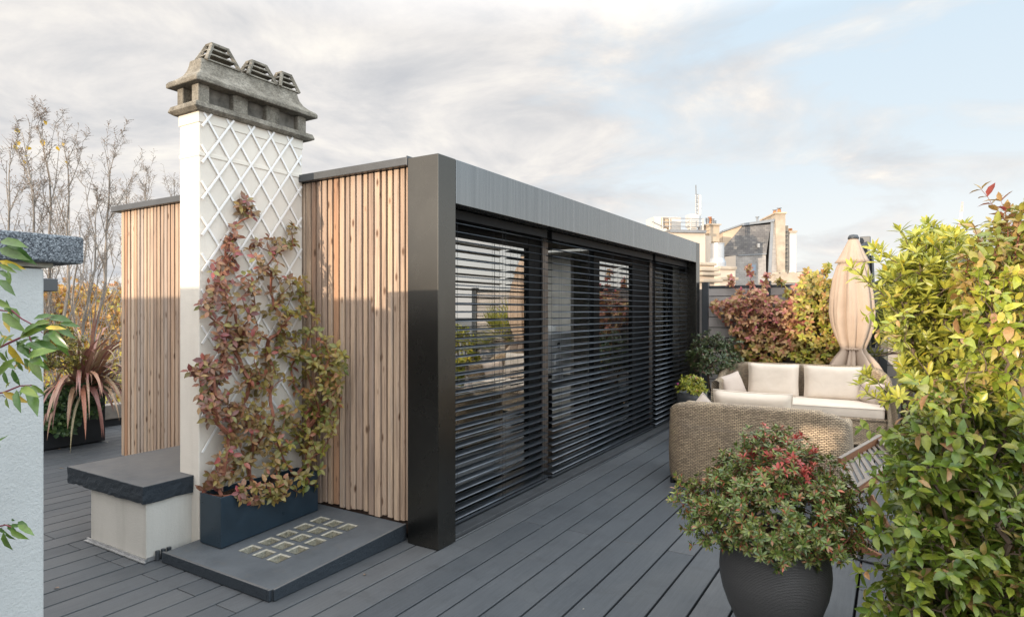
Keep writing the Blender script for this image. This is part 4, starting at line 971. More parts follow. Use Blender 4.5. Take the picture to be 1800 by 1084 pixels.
def build_azalea():
    t = thing('azalea_bush', 'bushy azalea with small green leaves and a red patch, in the ribbed round pot', 'shrub', tuple(AZ))
    c = Vector((AZ.x, AZ.y, .66)); pts = []; lf = MB(); tw = MB()
    n = 0
    while n < 1150:
        d = rv()
        if d.z < -.62: continue
        lump = 1 + .16 * mnoise.noise(d * 2.6 + Vector((4, 1, 2))) + .09 * mnoise.noise(d * 6)
        rx = .385; rz = .34 if d.z > 0 else .23
        side = d.dot(RT); lump *= 1 + (.22 * max(0, -side) ** 2 * (1 if -.4 < d.z < .35 else 0)) + .10 * max(0, side) ** 2
        cone = 1 - .16 * max(0, d.z) ** .5 * (1 - abs(d.z))
        f = U(.42, 1) ** .5
        p = c + Vector((d.x * rx, d.y * rx, d.z * rz)) * lump * f * cone
        if p.z < .56 and (p - c).xy.length < .23: continue
        pts.append(p); n += 1
    for (x, y) in [(1365,1000),(1372,985),(1395,970),(1420,975),(1432,992),(1440,970),(1290,940),(1300,955),(1305,930),(1285,925),(1440,955),(1450,940),(1418,960),(1350,960)]: 
        pts.append(at(x + U(-3,3), y + U(-3,3), 2.70 + U(0,.04)))
    for _ in range(46):
        a = U(0, 6.28); r = .16 * R_() ** .5; pts.append(c + Vector((r*math.cos(a), r*math.sin(a), .30 + U(0, .10) - r * .25)) - RT*.02)
    nodes, par = grow([Vector((AZ.x + U(-.1,.1), AZ.y + U(-.1,.1), .52)) for _ in range(9)], pts, .25)
    skeleton(tw, nodes, par, .0011, .008, 4)
    tops = c + Vector((0, 0, .27)) + RT * .04 - FW * .10
    for i, p in enumerate(nodes):
        if par[i] < 0: continue
        out = (p - c); out.z *= 1.1; ax = out.normalized() + Vector((0, 0, .55)) + rv() * .45
        red = 1.0 if (p - tops).length < .19 * U(.35, 1.2) else 0.0
        whorl(lf, p, ax, random.randint(9, 13), .029, .0105, (25, 85), red if R_() < .55 else 0, True, .15)
        if R_() < .8: whorl(lf, p - ax.normalized() * .022, ax, 6, .030, .011, (60, 95), 0, False, .2)
    obj('stems', tw, M['twig_red'], t); obj('foliage', lf, M['leaf_azalea'], t, smooth=True)
build_azalea()

def bush(name, label, cat, root, c, rx, rz, n, L, W, m, hi=False, k=(5, 7), zmin=-.5, rt=.0015, mt='bark', flowers=None):
    t = thing(name, label, cat, tuple(root)); pts = []; lf = MB(); tw = MB()
    while len(pts) < n:
        d = rv()
        if d.z < zmin: continue
        lump = 1 + .30 * mnoise.noise(d * 2.2 + Vector(c)) + .12 * mnoise.noise(d * 5 + Vector(c))
        pts.append(Vector(c) + Vector((d.x*rx, d.y*rx, d.z*rz)) * lump * U(.4, 1) ** .5)
    nodes, par = grow([Vector(root)], pts, .3); skeleton(tw, nodes, par, rt, rt * 10, 4)
    for i, p in enumerate(nodes):
        if par[i] < 0: continue
        whorl(lf, p, (p - Vector(c)).normalized() + UP * .6 + rv() * .5, random.randint(*k), L, W, (30, 90), 0, hi)
    obj('stems', tw, M[mt], t); obj('foliage', lf, M[m], t, smooth=True)
    if flowers:
        for _ in range(flowers):
            mb = MB(); p = random.choice(pts[len(pts)//3:]) + Vector((0, -.02, .03)); whorl(mb, p, UP - FW, 5, .015, .012, (60, 80), 0, False, .1)
            obj('flower', mb, M['petal_pink'], t)
    return t
bush('small_shrub', 'small-leaved dark green shrub standing in the corner by the last blind', 'shrub', P3, at(1255, 636, 8.85), .38, .42, 520, .052, .020, 'leaf_dark', k=(6, 9))
bush('potted_plant', 'little yellow-green plant with pink flowers in the plain cylinder pot', 'plant', P2, at(1216, 680, 7.5), .155, .13, 150, .05, .02, 'leaf_lime', k=(5, 8), flowers=7)

def build_hedge():
    tr = thing('trough_planter', 'dark trough planter under the leafy hedge at the right edge', 'planter', (.35, 3.4, 0))
    def gb(a, b, z0, z1): return [Vector((p[0], p[1], z0)) for p in a], b
    mb = MB(); mb.box(.16, .72, 2.2, 5.6, .004, .30); obj('trough', mb, M['black_planter'], tr, bevel=.006)
    mb = MB(); mb.box(.18, .70, 2.22, 5.58, .3005, .31); obj('soil', mb, M['soil'], tr)
    # pittosporum: whorled narrow leaves, upper left part
    t = thing('pittosporum_shrub', 'light yellow-green shrub with leaf whorls, rising beside the umbrella', 'shrub', (.28, 4.15, .31))
    poly = [(1548,490),(1572,465),(1590,455),(1605,415),(1640,405),(1690,415),(1720,425),(1740,480),(1735,560),(1700,640),(1690,700),(1625,705),(1592,680),(1585,655),(1590,610),(1565,585),(1572,540),(1555,515)]
    pts = [at(x, y, U(3.15, 4.0)) for (x, y) in sample(poly, 760)]
    for ch, d in (([(1560,525),(1545,510),(1530,498),(1515,485),(1500,472)], 3.2), ([(1580,500),(1560,480),(1548,462)], 3.25), ([(1590,470),(1565,455),(1550,445),(1540,440)], 3.3), ([(1560,690),(1545,675),(1530,665),(1522,660)], 3.2), ([(1580,700),(1560,705),(1540,700),(1525,692),(1512,676)], 2.9), ([(1600,440),(1592,420),(1583,408)], 3.4), ([(1650,420),(1640,400),(1632,394)], 3.5), ([(1690,420),(1700,405),(1695,398)], 3.5)):
        pts += [at(x, y, d) for (x, y) in ch]
    nodes, par = grow([Vector((.25, 3.9, .31)), Vector((.33, 4.3, .31)), Vector((.4, 3.7, .31))], pts, .3); tw = MB(); lf = MB(); skeleton(tw, nodes, par, .0014, .013, 5)
    for i, p in enumerate(nodes):
        if par[i] < 0: continue
        ax = (p - nodes[par[i]]).normalized() + UP * .55 + rv() * .4 - FW * .15
        whorl(lf, p, ax, random.randint(8, 12), U(.055, .08), .021, (25, 78), 0, True, .15)
    obj('trunk', tw, M['bark'], t); obj('foliage', lf, M['leaf_pitto'], t, smooth=True)
    # glossy oval leaved shrub, lower and in front
    t = thing('glossy_shrub', 'dense dark-stemmed shrub with glossy oval green leaves, filling the lower right corner', 'shrub', (.3, 3.3, .31))
    poly = [(1592,770),(1612,720),(1650,690),(1715,640),(1725,560),(1712,500),(1750,480),(1800,480),(1850,1260),(1700,1260),(1590,1240),(1578,1030),(1588,960),(1575,930),(1598,880),(1592,820)]
    pts = [at(x, y, 2.45 + .72 * R_() ** 1.1) for (x, y) in sample(poly, 2500)]
    tw = MB(); lf = MB(); tips = []
    for (x, y, dx, dy, d) in [(1560,940,-40,-20,2.55),(1556,1000,-40,10,2.5),(1570,800,-45,-8,2.6),(1568,770,-40,-30,2.65),(1575,860,-40,-15,2.6),(1565,905,-35,5,2.55),(1555,1040,-30,20,2.5),(1570,1060,-40,10,2.5),(1580,840,-45,10,2.55),(1590,560,-50,10,2.9),(1590,600,-45,-15,2.9),(1560,530,-40,10,3.0)]:
        tips.append((at(x, y, d), at(x + dx, y + dy, d) - at(x, y, d)))
    pts += [p for p, _ in tips]
    nodes, par = grow([Vector((.22, 2.9, .31)), Vector((.3, 3.25, .31)), Vector((.42, 3.05, .31)), Vector((.3, 3.6, .31))], pts, .3); skeleton(tw, nodes, par, .0011, .011, 5)
    def regz(p): return max(0, min(1, (p.z - 1.12) * 3.0 + U(-.15, .2)))  # yellower with height: sunlight on the upper hedge put into the leaf colour
    for i, p in enumerate(nodes):
        if par[i] < 0: continue
        ax = (p - nodes[par[i]]).normalized() * .8 + rv() * .7 + UP * .2 - FW * .25 - RT * .1
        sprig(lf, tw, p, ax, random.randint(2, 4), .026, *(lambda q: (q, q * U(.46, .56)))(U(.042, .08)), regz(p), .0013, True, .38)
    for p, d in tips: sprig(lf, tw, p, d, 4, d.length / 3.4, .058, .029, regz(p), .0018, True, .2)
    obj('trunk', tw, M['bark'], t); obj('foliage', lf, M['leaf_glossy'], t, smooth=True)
    # tall copper tipped shoots at the right edge
    t = thing('copper_shrub', 'tall shoots with copper and red young leaves at the right edge of the picture', 'shrub', (.55, 3.2, .31))
    poly = [(1700,520),(1690,470),(1735,440),(1750,400),(1790,390),(1840,350),(1850,560),(1760,560)]
    pts = [at(x, y, U(2.55, 3.2)) for (x, y) in sample(poly, 300)]
    nodes, par = grow([Vector((.5, 3.1, .31)), Vector((.6, 3.4, .31))], pts, .3); tw = MB(); lf = MB(); skeleton(tw, nodes, par, .0017, .014, 5)
    for i, p in enumerate(nodes):
        if par[i] < 0: continue
        sprig(lf, tw, p, (p - nodes[par[i]]).normalized() + rv()*.6 + UP*.3 - FW*.2, 2, .032, .066, .034, max(0, min(1, (p.z - 2.0) * 2.2 + U(0,.4))), .0016, True, .3)
    for (a, b, d, n) in (((1790,460),(1783,310),2.7,9), ((1752,450),(1748,368),2.75,5), ((1735,470),(1722,398),2.8,5), ((1826,430),(1812,270),2.6,10), ((1775,440),(1770,350),2.7,5)):
        p = at(*a, d); v = at(*b, d) - p; sprig(lf, tw, p, v, n, v.length / n, .066, .034, 1.0, .0028, True, -.05)
    obj('trunk', tw, M['twig_red'], t); obj('foliage', lf, M['leaf_copper'], t, smooth=True)
    bush('broadleaf_shrub', 'round yellow-green shrub in the far corner of the terrace, behind the hedge', 'shrub', (.62, 9.0, .02), (.62, 9.0, .75), .34, .62, 420, .07, .03, 'leaf_lime', k=(5, 7), zmin=-.9)
    # fan palm behind
    t = thing('fan_palm', 'fan palm with stiff pleated leaves between the umbrella skirt and the hedge', 'palm', tuple(at(1592, 546, 8.3).xy) + (0,))
    b = wloc(t); tw = MB(); lf = MB()
    tw.tube([b, b + Vector((.02, 0, .55)), b + Vector((0, 0, 1.05))], [.07, .065, .055], 10)
    for k in range(24):
        a = k * 2.399; el = math.radians(U(-10, 75)); d = Vector((math.cos(a)*math.cos(el), math.sin(a)*math.cos(el), math.sin(el)))
        s = b + Vector((0, 0, 1.03)); L = U(.34, .5); e = s + d * L - UP * .03
        tw.tube([s, s.lerp(e, .5) + UP * .02, e], [.009, .007, .005], 5)
        o = d.cross(UP).normalized()
        for q in range(17):
            f = math.radians(-105 + 210 * q / 16); dd = d * math.cos(f) + o * math.sin(f)
            lf.leaf(e, dd + UP * .05, d.cross(o) + rv() * .1, U(.38, .50) * (1 - .2 * abs(f) / 2), .026, R_(), 0, U(.1, .3), True, .3)
    obj('trunk', tw, M['bark'], t); obj('fronds', lf, M['leaf_palm'], t, smooth=True)
build_hedge()

def build_left_plants():
    # laurel at the left edge: shoots placed in front of the grey wall, stem outside the frame
    t = thing('laurel_shrub', 'laurel with long drooping green leaves on wine red stems at the left edge', 'shrub', tuple(at(-130, 546, 1.75).xy) + (0,))
    b = wloc(t); tw = MB(); lf = MB(); S = 2.582
    Z2 = [((0,62),(78,90)),((-4,95),(75,155)),((-5,150),(80,200)),((-5,165),(50,210)),((0,195),(22,230)),((-2,235),(40,300)),((15,365),(65,395)),((10,385),(66,475)),((152,415),(228,402)),((222,410),(290,428)),((180,438),(82,492)),((160,466),(95,502)),((205,455),(282,466)),((240,440),(312,502)),((222,462),(262,548)),((214,475),(205,548)),((135,502),(80,542)),((118,525),(177,556)),((60,512),(-6,500)),((38,525),(76,630)),((75,540),(112,582)),((130,577),(205,565)),((122,590),(200,572)),((108,595),(142,662)),((138,590),(166,684)),((150,585),(206,652)),((70,600),(96,652)),((55,640),(72,716)),((82,620),(48,662)),((12,610),(46,642)),((18,650),(22,712)),((-6,560),(20,612)),((-4,670),(30,622)),((10,745),(96,808)),((76,735),(68,828)),((95,725),(136,772)),((118,720),(150,808)),((138,710),(186,762)),((30,770),(25,816)),((-10,330),(10,372)),((90,500),(150,480)),((25,490),(-10,545)),((48,700),(20,730)),((150,520),(182,590)),((165,500),(180,560))]
    Z3 = [((35,540),(-6,566)),((60,545),(102,562)),((58,570),(122,645)),((20,580),(34,710)),((30,580),(64,645)),((-5,560),(14,600))]
    L = [((x0/S, 400+y0/S), (x1/S, 400+y1/S)) for (x0, y0), (x1, y1) in Z2] + [((x0/3.344, 760+y0/3.344), (x1/3.344, 760+y1/3.344)) for (x0, y0), (x1, y1) in Z3]
    for (p, q) in L:
        d = U(1.66, 1.80); a = at(p[0], p[1], d); e = at(q[0], q[1], d - U(-.01, .04)); v = e - a
        sag = v.length * .22
        lf.leaf(a, v + UP * sag, UP * .45 - FW * .9 + rv() * .3, v.length * 1.06, v.length * .33, R_(), 0, .34, True, .30)
        if R_() < .8:
            v2 = (v + rv() * v.length * .6) * U(.7, 1); lf.leaf(a - v * .1 + FW * .03, v2, UP * .5 - FW * .7 + rv() * .4, v2.length, v2.length * .32, R_(), 0, .34, True, .3)
    # further leaves out of frame so the shrub goes on beyond the picture
    for _ in range(160):
        p = at(U(-190, -22), U(380, 1000), U(1.6, 1.95)); d = (rv() + Vector((0, 0, -.5))); lf.leaf(p, d, UP, .075, .024, R_(), 0, .3)
    def stem(pts, r): 
        P_ = [at(x, y, 1.74) for x, y in pts]; tw.tube(P_, [r * (1 - .5 * i / (len(P_) - 1)) for i in range(len(P_))], 6)
    stem([(-70,480),(-20,440),(0,425),(15,428)], .004); stem([(-100,620),(-30,610),(0,610),(30,596),(50,587),(70,575),(95,575)], .004); stem([(20,545),(38,560),(60,572),(75,585)], .0025); stem([(-40,530),(0,545),(20,548)], .003)
    stem([(50,587),(55,600),(52,620)], .002); stem([(-80,700),(-20,692),(5,690),(35,678),(55,677)], .0035); stem([(-60,930),(-10,926),(10,922),(20,926)], .003); stem([(-130,1000),(-120,800),(-90,620),(-60,470)], .012)
    tw.tube([b, b + Vector((.01, .0, .5)), at(-130, 1000, 1.74)], [.02, .018, .014], 8)
    obj('stems', tw, M['twig_wine'], t); obj('foliage', lf, M['leaf_laurel'], t, smooth=True)
    # big black planter with ivy, flax and a yellow-green bush
    p = thing('box_planter', 'big black box planter overhung by ivy and pink flax, behind the grey wall', 'planter', (-8.7, 3, 0))
    mb = MB(); mb.box(-9.1, -8.26, 1.6, 3.92, .012, .60); obj('box', mb, M['black_planter'], p, bevel=.006)
    mb = MB(); mb.box(-9.08, -8.28, 1.62, 3.90, .6005, .61); obj('soil', mb, M['soil'], p)
    pts = [atx(x, y, -8.24 + U(.0, .14)) for (x, y) in sample([(70,690),(110,680),(150,690),(178,700),(180,722),(160,735),(140,738),(130,758),(100,762),(85,750),(70,755)], 300)]
    pts += [Vector((U(-8.5,-8.2), U(2.9,3.95), U(.6,.72))) for _ in range(120)]
    climber('ivy_plant', 'dark green ivy trailing over the front of the black box planter', 'ivy', [Vector((-8.35, 3.2, .61)), Vector((-8.35, 3.7, .61))], pts, .055, .05, lambda q: 0, M['leaf_ivy'], M['bark'], .001, (3, 4), False, lambda q: Vector((.9, -.3, .3)), (40, 85))
    t = thing('flax_plant', 'pink and bronze flax with long arching strap leaves in the black planter', 'flax', tuple(at(150, 688, 7.6)))
    lf = MB(); c = at(150, 688, 7.6); c.z = .61
    for k in range(150):
        a = U(0, 2*math.pi); el = math.radians(U(32, 86)); d = Vector((math.cos(a)*math.cos(el), math.sin(a)*math.cos(el), math.sin(el)))
        if R_() < .5: d = (d + Vector((.5, .05, 0))).normalized()
        L = U(.65, 1.2); w = U(.026, .05); n = 9; pos = c + Vector((U(-.08,.08), U(-.1,.1), 0)); g = U(.24, .50) * (1.25 - el / 2.4)
        side = d.cross(UP).normalized(); vs = []; r = R_()
        for i in range(n + 1):
            f = i / n; ww = w * (1 - f ** 3) * (.7 + .5 * math.sin(min(1, f * 2) * 1.57)); nn = side.cross(d).normalized()
            vs += [pos - side*ww*.5 + nn*ww*.15, pos, pos + side*ww*.5 + nn*ww*.15]
            d = (d + Vector((0, 0, -g * (.35 + 1.1 * f)))).normalized(); pos = pos + d * (L / n)
        lf.add(vs, [q for i in range(n) for q in ((i*3, i*3+1, i*3+4, i*3+3), (i*3+1, i*3+2, i*3+5, i*3+4))], r)
    obj('foliage', lf, M['leaf_flax'], t, smooth=True)
    bush('boxwood_shrub', 'clipped yellow-green shrub between the grey wall and the pink flax', 'shrub', (-8.55, 2.95, .61), at(96, 622, 7.2), .30, .42, 420, .034, .016, 'leaf_box', k=(6, 9))
build_left_plants()

def build_litter():
    for i, (x, y, s, lab) in enumerate([(186,776,.04,'pale leaf scrap at the foot of the larch wall end'),(107,789,.05,'curled tan leaf in front of the black planter'),(104,823,.035,'dark brown leaf on the deck left of the bench top'),(104,1032,.03,'single brown leaf on the deck boards below the bench'),(562,893,.03,'tan leaf caught between the trough end and the larch wall'),(437,948,.028,'small red leaf on the slab in front of the trough'),(352,1000,.03,'brown leaf on the slab near its front edge'),(640,1010,.028,'yellow-brown leaf on the deck right of the slab'),(949,998-70,.012,'tiny pale crumb on a deck board near the first blind'),(1024,1070,.012,'tiny pale crumb on a deck board near the bottom edge')]):
        v = ray(x, y); p = CAM + v * ((.006 - CZ) / v.z); mb = MB()
        mb.leaf(p, Vector((U(-1,1), U(-1,1), .15)), UP, s, s * .6, .5, 0, .4); 
        o = obj('fallen_leaf', mb, M['block_rim'] if s < .02 or i == 0 else M['leaf_bud'], smooth=True); props(o, lab, 'leaf', 'dead leaves lying on the deck')
build_litter()
# ================================================================== TREES BEYOND THE TERRACE
def bare_tree(label, px, pytop, t, lean=0.0, seed=1, nb=16, spread=.55, yl=0):
    random.seed(seed)
    top = at(px, pytop, t); base = at(px - lean, 900, t); base.z = -19
    tr = thing('bare_tree', label, 'tree', tuple(base), group='leafless trees beyond the terrace')
    mb = MB(); tw = MB(); bd = MB(); H = top.z
    z0 = -3.2; tips = []
    def axis(z): 
        f = (z - z0) / (H - z0); x = base.lerp(top, max(0, min(1, f)) * .9 + .1) if z > z0 else Vector(base)
        w = .10 * math.sin(z * 1.1 + seed) + .05 * math.sin(z * 2.7 + seed * 2)
        return Vector((x.x + w * RT.x, x.y + w * RT.y, z))
    zs = [-19, -8, z0] + [z0 + (H - z0) * i / 14 for i in range(1, 15)]
    rad = [.10, .075, .058] + [.052 * (1 - i / 14.) ** .8 + .004 for i in range(1, 15)]
    mb.tube([axis(z) for z in zs], rad, 6)
    def branch(p, d, L, r, depth):
        n = 6; pts = [p]; q = Vector(p); dd = d.normalized()
        for i in range(n):
            dd = (dd + UP * .16 + rv() * .10).normalized(); q = q + dd * (L / n); pts.append(q)
        tw.tube(pts, [r * (1 - .75 * i / n) for i in range(n + 1)], 4, cap=False)
        if depth == 0: tips.append((pts[-1], dd))
        for i in range(1, n + 1):
            if depth < 2 and R_() < (.62 if depth == 0 else .22):
                o = (dd.orthogonal().normalized()); o = Matrix.Rotation(U(0, 6.28), 3, dd) @ o
                branch(pts[i], dd * .75 + o * U(.4, .8), L * U(.28, .48), r * .55, depth + 1)
            else:
                for _ in range(2):   # short spur shoots with buds
                    o = Matrix.Rotation(U(0, 6.28), 3, dd) @ dd.orthogonal().normalized(); e = pts[i] + (dd * .6 + o).normalized() * U(.03, .10)
                    tw.tube([pts[i], e], [.0045, .003], 3, cap=False); bd.leaf(e, dd * .7 + o, UP, .045, .016, R_(), 0, .1, False)
    nb = int(nb * .8)
    for k in range(nb):
        f = .12 + .86 * (k + R_() * .6) / nb; z = z0 + (H - z0) * f; a = U(0, 6.28)
        d = Vector((math.cos(a), math.sin(a), 0)) * spread * .85 + UP * U(.7, 1.1)
        branch(axis(z), d, (H - z0) * (.34 * (1 - f) + .08) * U(.7, 1.15), .022 * (1 - f) + .008, 0)
    # bristly leader
    for k in range(26):
        z = H - 1.5 * R_(); o = Vector((U(-1,1), U(-1,1), .9)).normalized(); p = axis(z); e = p + o * U(.05, .2); tw.tube([p, e], [.005, .003], 3, cap=False); bd.leaf(e, o, UP, .05, .02, R_(), 0, .1, False)
    obj('trunk', mb, M['bark_pale'], tr, smooth=True); obj('twigs', tw, M['bark_pale'], tr); obj('foliage', bd, M['leaf_bud'], tr)  # the foliage mesh here holds only buds
    if yl:
        lf = MB()
        for _ in range(yl):
            p = axis(H - U(-.02, .55)) + Vector((U(-.1,.1), U(-.1,.1), 0)); lf.leaf(p, Vector((U(-1,1), U(-1,1), -.3)), -FW + rv()*.4, .11, .10, R_(), 0, .1, True)
        obj('last_leaves', lf, M['leaf_yellow'], tr)
    random.seed(7 + seed)
LT = [('bare tree cut by the left edge of the picture, thin top beside the coping', 12, 255, 11.5, 10, 3, 16, .5, 1),
      ('bare tree with two yellow leaf tufts on its crown, above the grey wall', 52, 232, 12, -6, 5, 18, .5, 5),
      ('tallest bare tree, ending in two big yellow leaves', 85, 207, 12.6, 14, 11, 18, .42, 3),
      ('bare tree topped with two yellow leaves, above the end of the coping', 114, 244, 12.2, 3, 17, 17, .5, 3),
      ('bare tree standing clear between the coping and the larch wall, lone brown leaf on top', 188, 256, 13.5, 28, 23, 18, .45, 0),
      ('slender bare tree with a crooked trunk beside the larch wall', 165, 345, 13, 25, 29, 14, .6, 0),
      ('small bare tree top over the left end of the larch wall coping', 232, 315, 15, 6, 31, 13, .5, 0),
      ('small bare tree top over the middle of the left larch wall', 265, 305, 16, -2, 37, 13, .45, 0),
      ('small bare tree top beside the chimney, over the larch wall', 300, 305, 16.5, 0, 41, 12, .45, 0),
      ('low bare tree with a fork behind the coping end', 135, 380, 14.5, -8, 47, 13, .7, 0)]
for q in LT: bare_tree(*q)

def autumn_tree(label, px, pytop, t, w, n, seed, yellow=.12):
    random.seed(seed); top = at(px, pytop, t); base = Vector((top.x, top.y, -19))
    tr = thing('autumn_tree', label, 'tree', tuple(base), group='brown leaved trees in the distance')
    lf = MB(); tw = MB(); h = 9.5; c = Vector((top.x, top.y, top.z - h * .5)); pts = []
    blobs = [(c + Vector((U(-1,1)*w*.55, U(-1,1)*w*.55, U(-.42,.36)*h)), U(.22,.4)*w) for _ in range(16)] + [(c + Vector((0, 0, h*.36)), .3 * w)]
    for _ in range(n):
        b, r = random.choice(blobs); d = rv() * r * U(.35, 1) ** .5; p = b + Vector((d.x, d.y, d.z * .8))
        lf.leaf(p, rv(), rv() + UP * .3, U(.20, .36), U(.16, .28), R_(), 1.0 if R_() < yellow else 0.0, .1, False)
    tw.tube([base, c - UP * h * .4, c], [.35, .25, .1], 8, cap=False)
    for b, r in blobs:
        m = c - UP * h * .4 + (b - c) * .25; tw.tube([c - UP * h * .4, m.lerp(b, .5) + rv() * .2, b], [.13, .08, .03], 5, cap=False)
        for _ in range(9):
            e = b + rv() * r; tw.tube([b, b.lerp(e, .5) + rv() * .1, e], [.035, .025, .012], 4, cap=False)
    obj('trunk', tw, M['bark_pale'], tr); obj('crown', lf, M['leaf_autumn'], tr); random.seed(99 + seed)
autumn_tree('brown leaved tree just behind the grey wall edge', 96, 502, 31, 5.6, 9000, 51)
autumn_tree('wide brown leaved tree between the grey wall and the distant dormer', 140, 496, 36, 6.4, 11000, 53)
autumn_tree('brown leaved tree in front of the distant zinc roof', 190, 532, 33, 6.0, 9000, 57)
autumn_tree('low tree with many yellow leaves above the flax', 150, 575, 24, 3.4, 2600, 59, .75)
autumn_tree('rusty tree seen at the left end of the larch wall', 225, 520, 42, 8, 7000, 61)

# ================================================================== ROOFTOPS IN THE DISTANCE
def fr(px, py, t, yaw):
    """local frame at a point: returns function (right, up, back) -> world"""
    o = at(px, py, t); c, s = math.cos(yaw), math.sin(yaw); r = RT * c + FW * s; f = -RT * s + FW * c
    return lambda a, u, b=0.0: o + r * a + UP * u + f * b
def prism(mb, W, poly, b0, b1, uvs=False):
    n = len(poly); i0 = len(mb.v)
    mb.add([W(a, u, b0) for a, u in poly] + [W(a, u, b1) for a, u in poly], [tuple(range(n)), tuple(range(2*n-1, n-1, -1))] + [(k, n+k, n+(k+1) % n, (k+1) % n) for k in range(n)])
    for k in range(n):
        mb.uv[i0+k] = poly[k]; mb.uv[i0+n+k] = (poly[k][0] + (b1 - b0), poly[k][1] + .0)
def bx(mb, W, a0, a1, u0, u1, b0, b1): prism(mb, W, [(a0, u0), (a1, u0), (a1, u1), (a0, u1)], b0, b1)
def build_rooftops():
    # px helper: metres per photo pixel at distance t
    t = 34.; m = t / FPX; W = fr(1180, 546, t, math.radians(8)); P = lambda x, y: ((x - 1180) * m, (546 - y) * m)
    b = thing('rooftop_house', 'cream rendered rooftop block with a railed flat roof, right behind the pavilion end', 'building', tuple(W(0, 0).xy) + (-19,))
    def rect(mb, x0, x1, y0, y1, b0, b1): a0, u1 = P(x0, y0); a1, u0 = P(x1, y1); bx(mb, W, a0, a1, u0, u1, b0, b1)
    mb = MB(); a0, u1 = P(1150, 409); a1, _ = P(1243, 409); bx(mb, W, a0, a1, -20.5, u1, 0, 4); a0, u1 = P(1243.2, 411); a1, _ = P(1262, 411); bx(mb, W, a0, a1, -20.5, u1, .5, 4); obj('wall', mb, M['far_cream'], b)
    mb = MB(); rect(mb, 1176, 1243, 404, 408.8, -.15, 4.1); obj('roof_edge', mb, M['far_steel'], b)
    mb = MB(); rect(mb, 1160, 1210, 377, 404, .9, 2.2); obj('plant_box', mb, M['far_white'], b)
    mb = MB(); rect(mb, 1219, 1235, 374, 396, .3, .9); rect(mb, 1221, 1233, 396, 403, .4, .8); obj('equipment_cabinet', mb, M['far_white'], b)
    mb = MB(); rect(mb, 1165, 1175, 382, 400, .0, .3); rect(mb, 1175.5, 1181, 385, 402, .05, .3); obj('equipment_cabinet', mb, M['far_tan'], b)
    mb = MB()
    for x in (1146, 1163, 1176, 1215, 1236, 1238): a, u = P(x, 384); a2, u2 = P(x, 404); mb.bar(W(a, u, -.1), W(a, u2, -.1), .05, .05)
    for y in (384, 391, 398): a, u = P(1163, y); a2, _ = P(1238, y); mb.bar(W(a, u, -.1), W(a2, u, -.1), .04, .04)
    a, u = P(1144, 391); a2, u2 = P(1165, 400); mb.bar(W(a, u, -.1), W(a2, u2, -.1), .05, .05)
    obj('roof_rail', mb, M['far_steel'], b)
    ms = thing('antenna_mast', 'lattice antenna mast with a slim white panel, on the cream rooftop block', 'antenna', tuple(W(*P(1236, 404), .6)))
    mb = MB()
    for dx in (-.07, .07): a, u = P(1236.5, 337); a2, u2 = P(1236.5, 404); mb.bar(W(a+dx, u, .6), W(a2+dx, u2, .6), .035, .035)
    for k in range(18): a, u = P(1236.5, 337 + k * 3.7); mb.bar(W(a-.09, u, .6), W(a+.09, u - .05*(k % 2), .6), .03, .045)
    obj('lattice', mb, M['far_steel'], ms)
    mb = MB(); a, u = P(1234.3, 320); a2, u2 = P(1235.3, 352); mb.bar(W(a, u, .6), W(a2, u2, .6), .045, .045); obj('whip', mb, M['far_steel'], ms)
    mb = MB(); a, u = P(1242.5, 338); a2, u2 = P(1242.5, 373); p0, p1 = W(a, u, .6), W(a2, u2, .6); mb.tube([p0, p1], .075, 8); mb.tube([p1, W(a2, u2 - 1.0, .6)], .03, 6); obj('panel', mb, M['white_plastic'], ms)
    # chimney with cowls
    t = 35.; W = fr(1255, 546, t, math.radians(15)); m = t / FPX; P = lambda x, y: ((x - 1255) * m, (546 - y) * m)
    ch = thing('chimney_stack', 'tan chimney crowded with steel cowls, between the cream block and the slate roof', 'chimney', tuple(W(0, 1.5)))
    mb = MB(); rect2 = lambda mb, x0, x1, y0, y1, b0, b1: bx(mb, W, P(x0, 0)[0], P(x1, 0)[0], P(0, y1)[1], P(0, y0)[1], b0, b1)
    rect2(mb, 1246, 1266, 396, 425, 0, 1.1); rect2(mb, 1249, 1258, 425, 480, .1, 1.0); obj('stack', mb, M['far_tan'], ch)
    mb = MB(); rect2(mb, 1244, 1268, 393.5, 395.8, -.1, 1.2); obj('ledge', mb, M['far_concrete'], ch)
    for x, h in ((1250, 382), (1255, 380), (1260, 383), (1264, 386)):
        mb = MB(); a, u = P(x, h); a2, u2 = P(x, 393.5); mb.tube([W(a, u, .4), W(a2, u2, .4)], .085, 8)
        for dz in (.02, .10, .18): mb.lathe([(.12, 0), (.12, .03)], tuple(W(a, u + dz - .2, .4)), 10, cap1=True)
        obj('cowl', mb, M['terracotta'] if x == 1255 else M['zinc'], ch)
    # steel flue
    t = 27.; W = fr(1261, 546, t, 0); m = t / FPX; P = lambda x, y: ((x - 1261) * m, (546 - y) * m)
    fl = thing('steel_flue', 'fat shiny steel flue pipe in front of the slate roof', 'flue', tuple(W(0, 1.0)))
    mb = MB(); z0 = P(0, 462)[1]; z1 = P(0, 428)[1]; c = W(0, 0, 0)
    mb.lathe([(.36, z0 - 1.5), (.36, z0), (.285, z0 + .20), (.285, z1 - .03), (.30, z1 - .03), (.30, z1)], tuple(c), 24, cap1=True); obj('pipe', mb, M['flue_steel'], fl, smooth=False)
    # stacked slabs chimneys, near
    t = 17.; W = fr(1245, 546, t, math.radians(20)); m = t / FPX; P = lambda x, y: ((x - 1245) * m, (546 - y) * m)
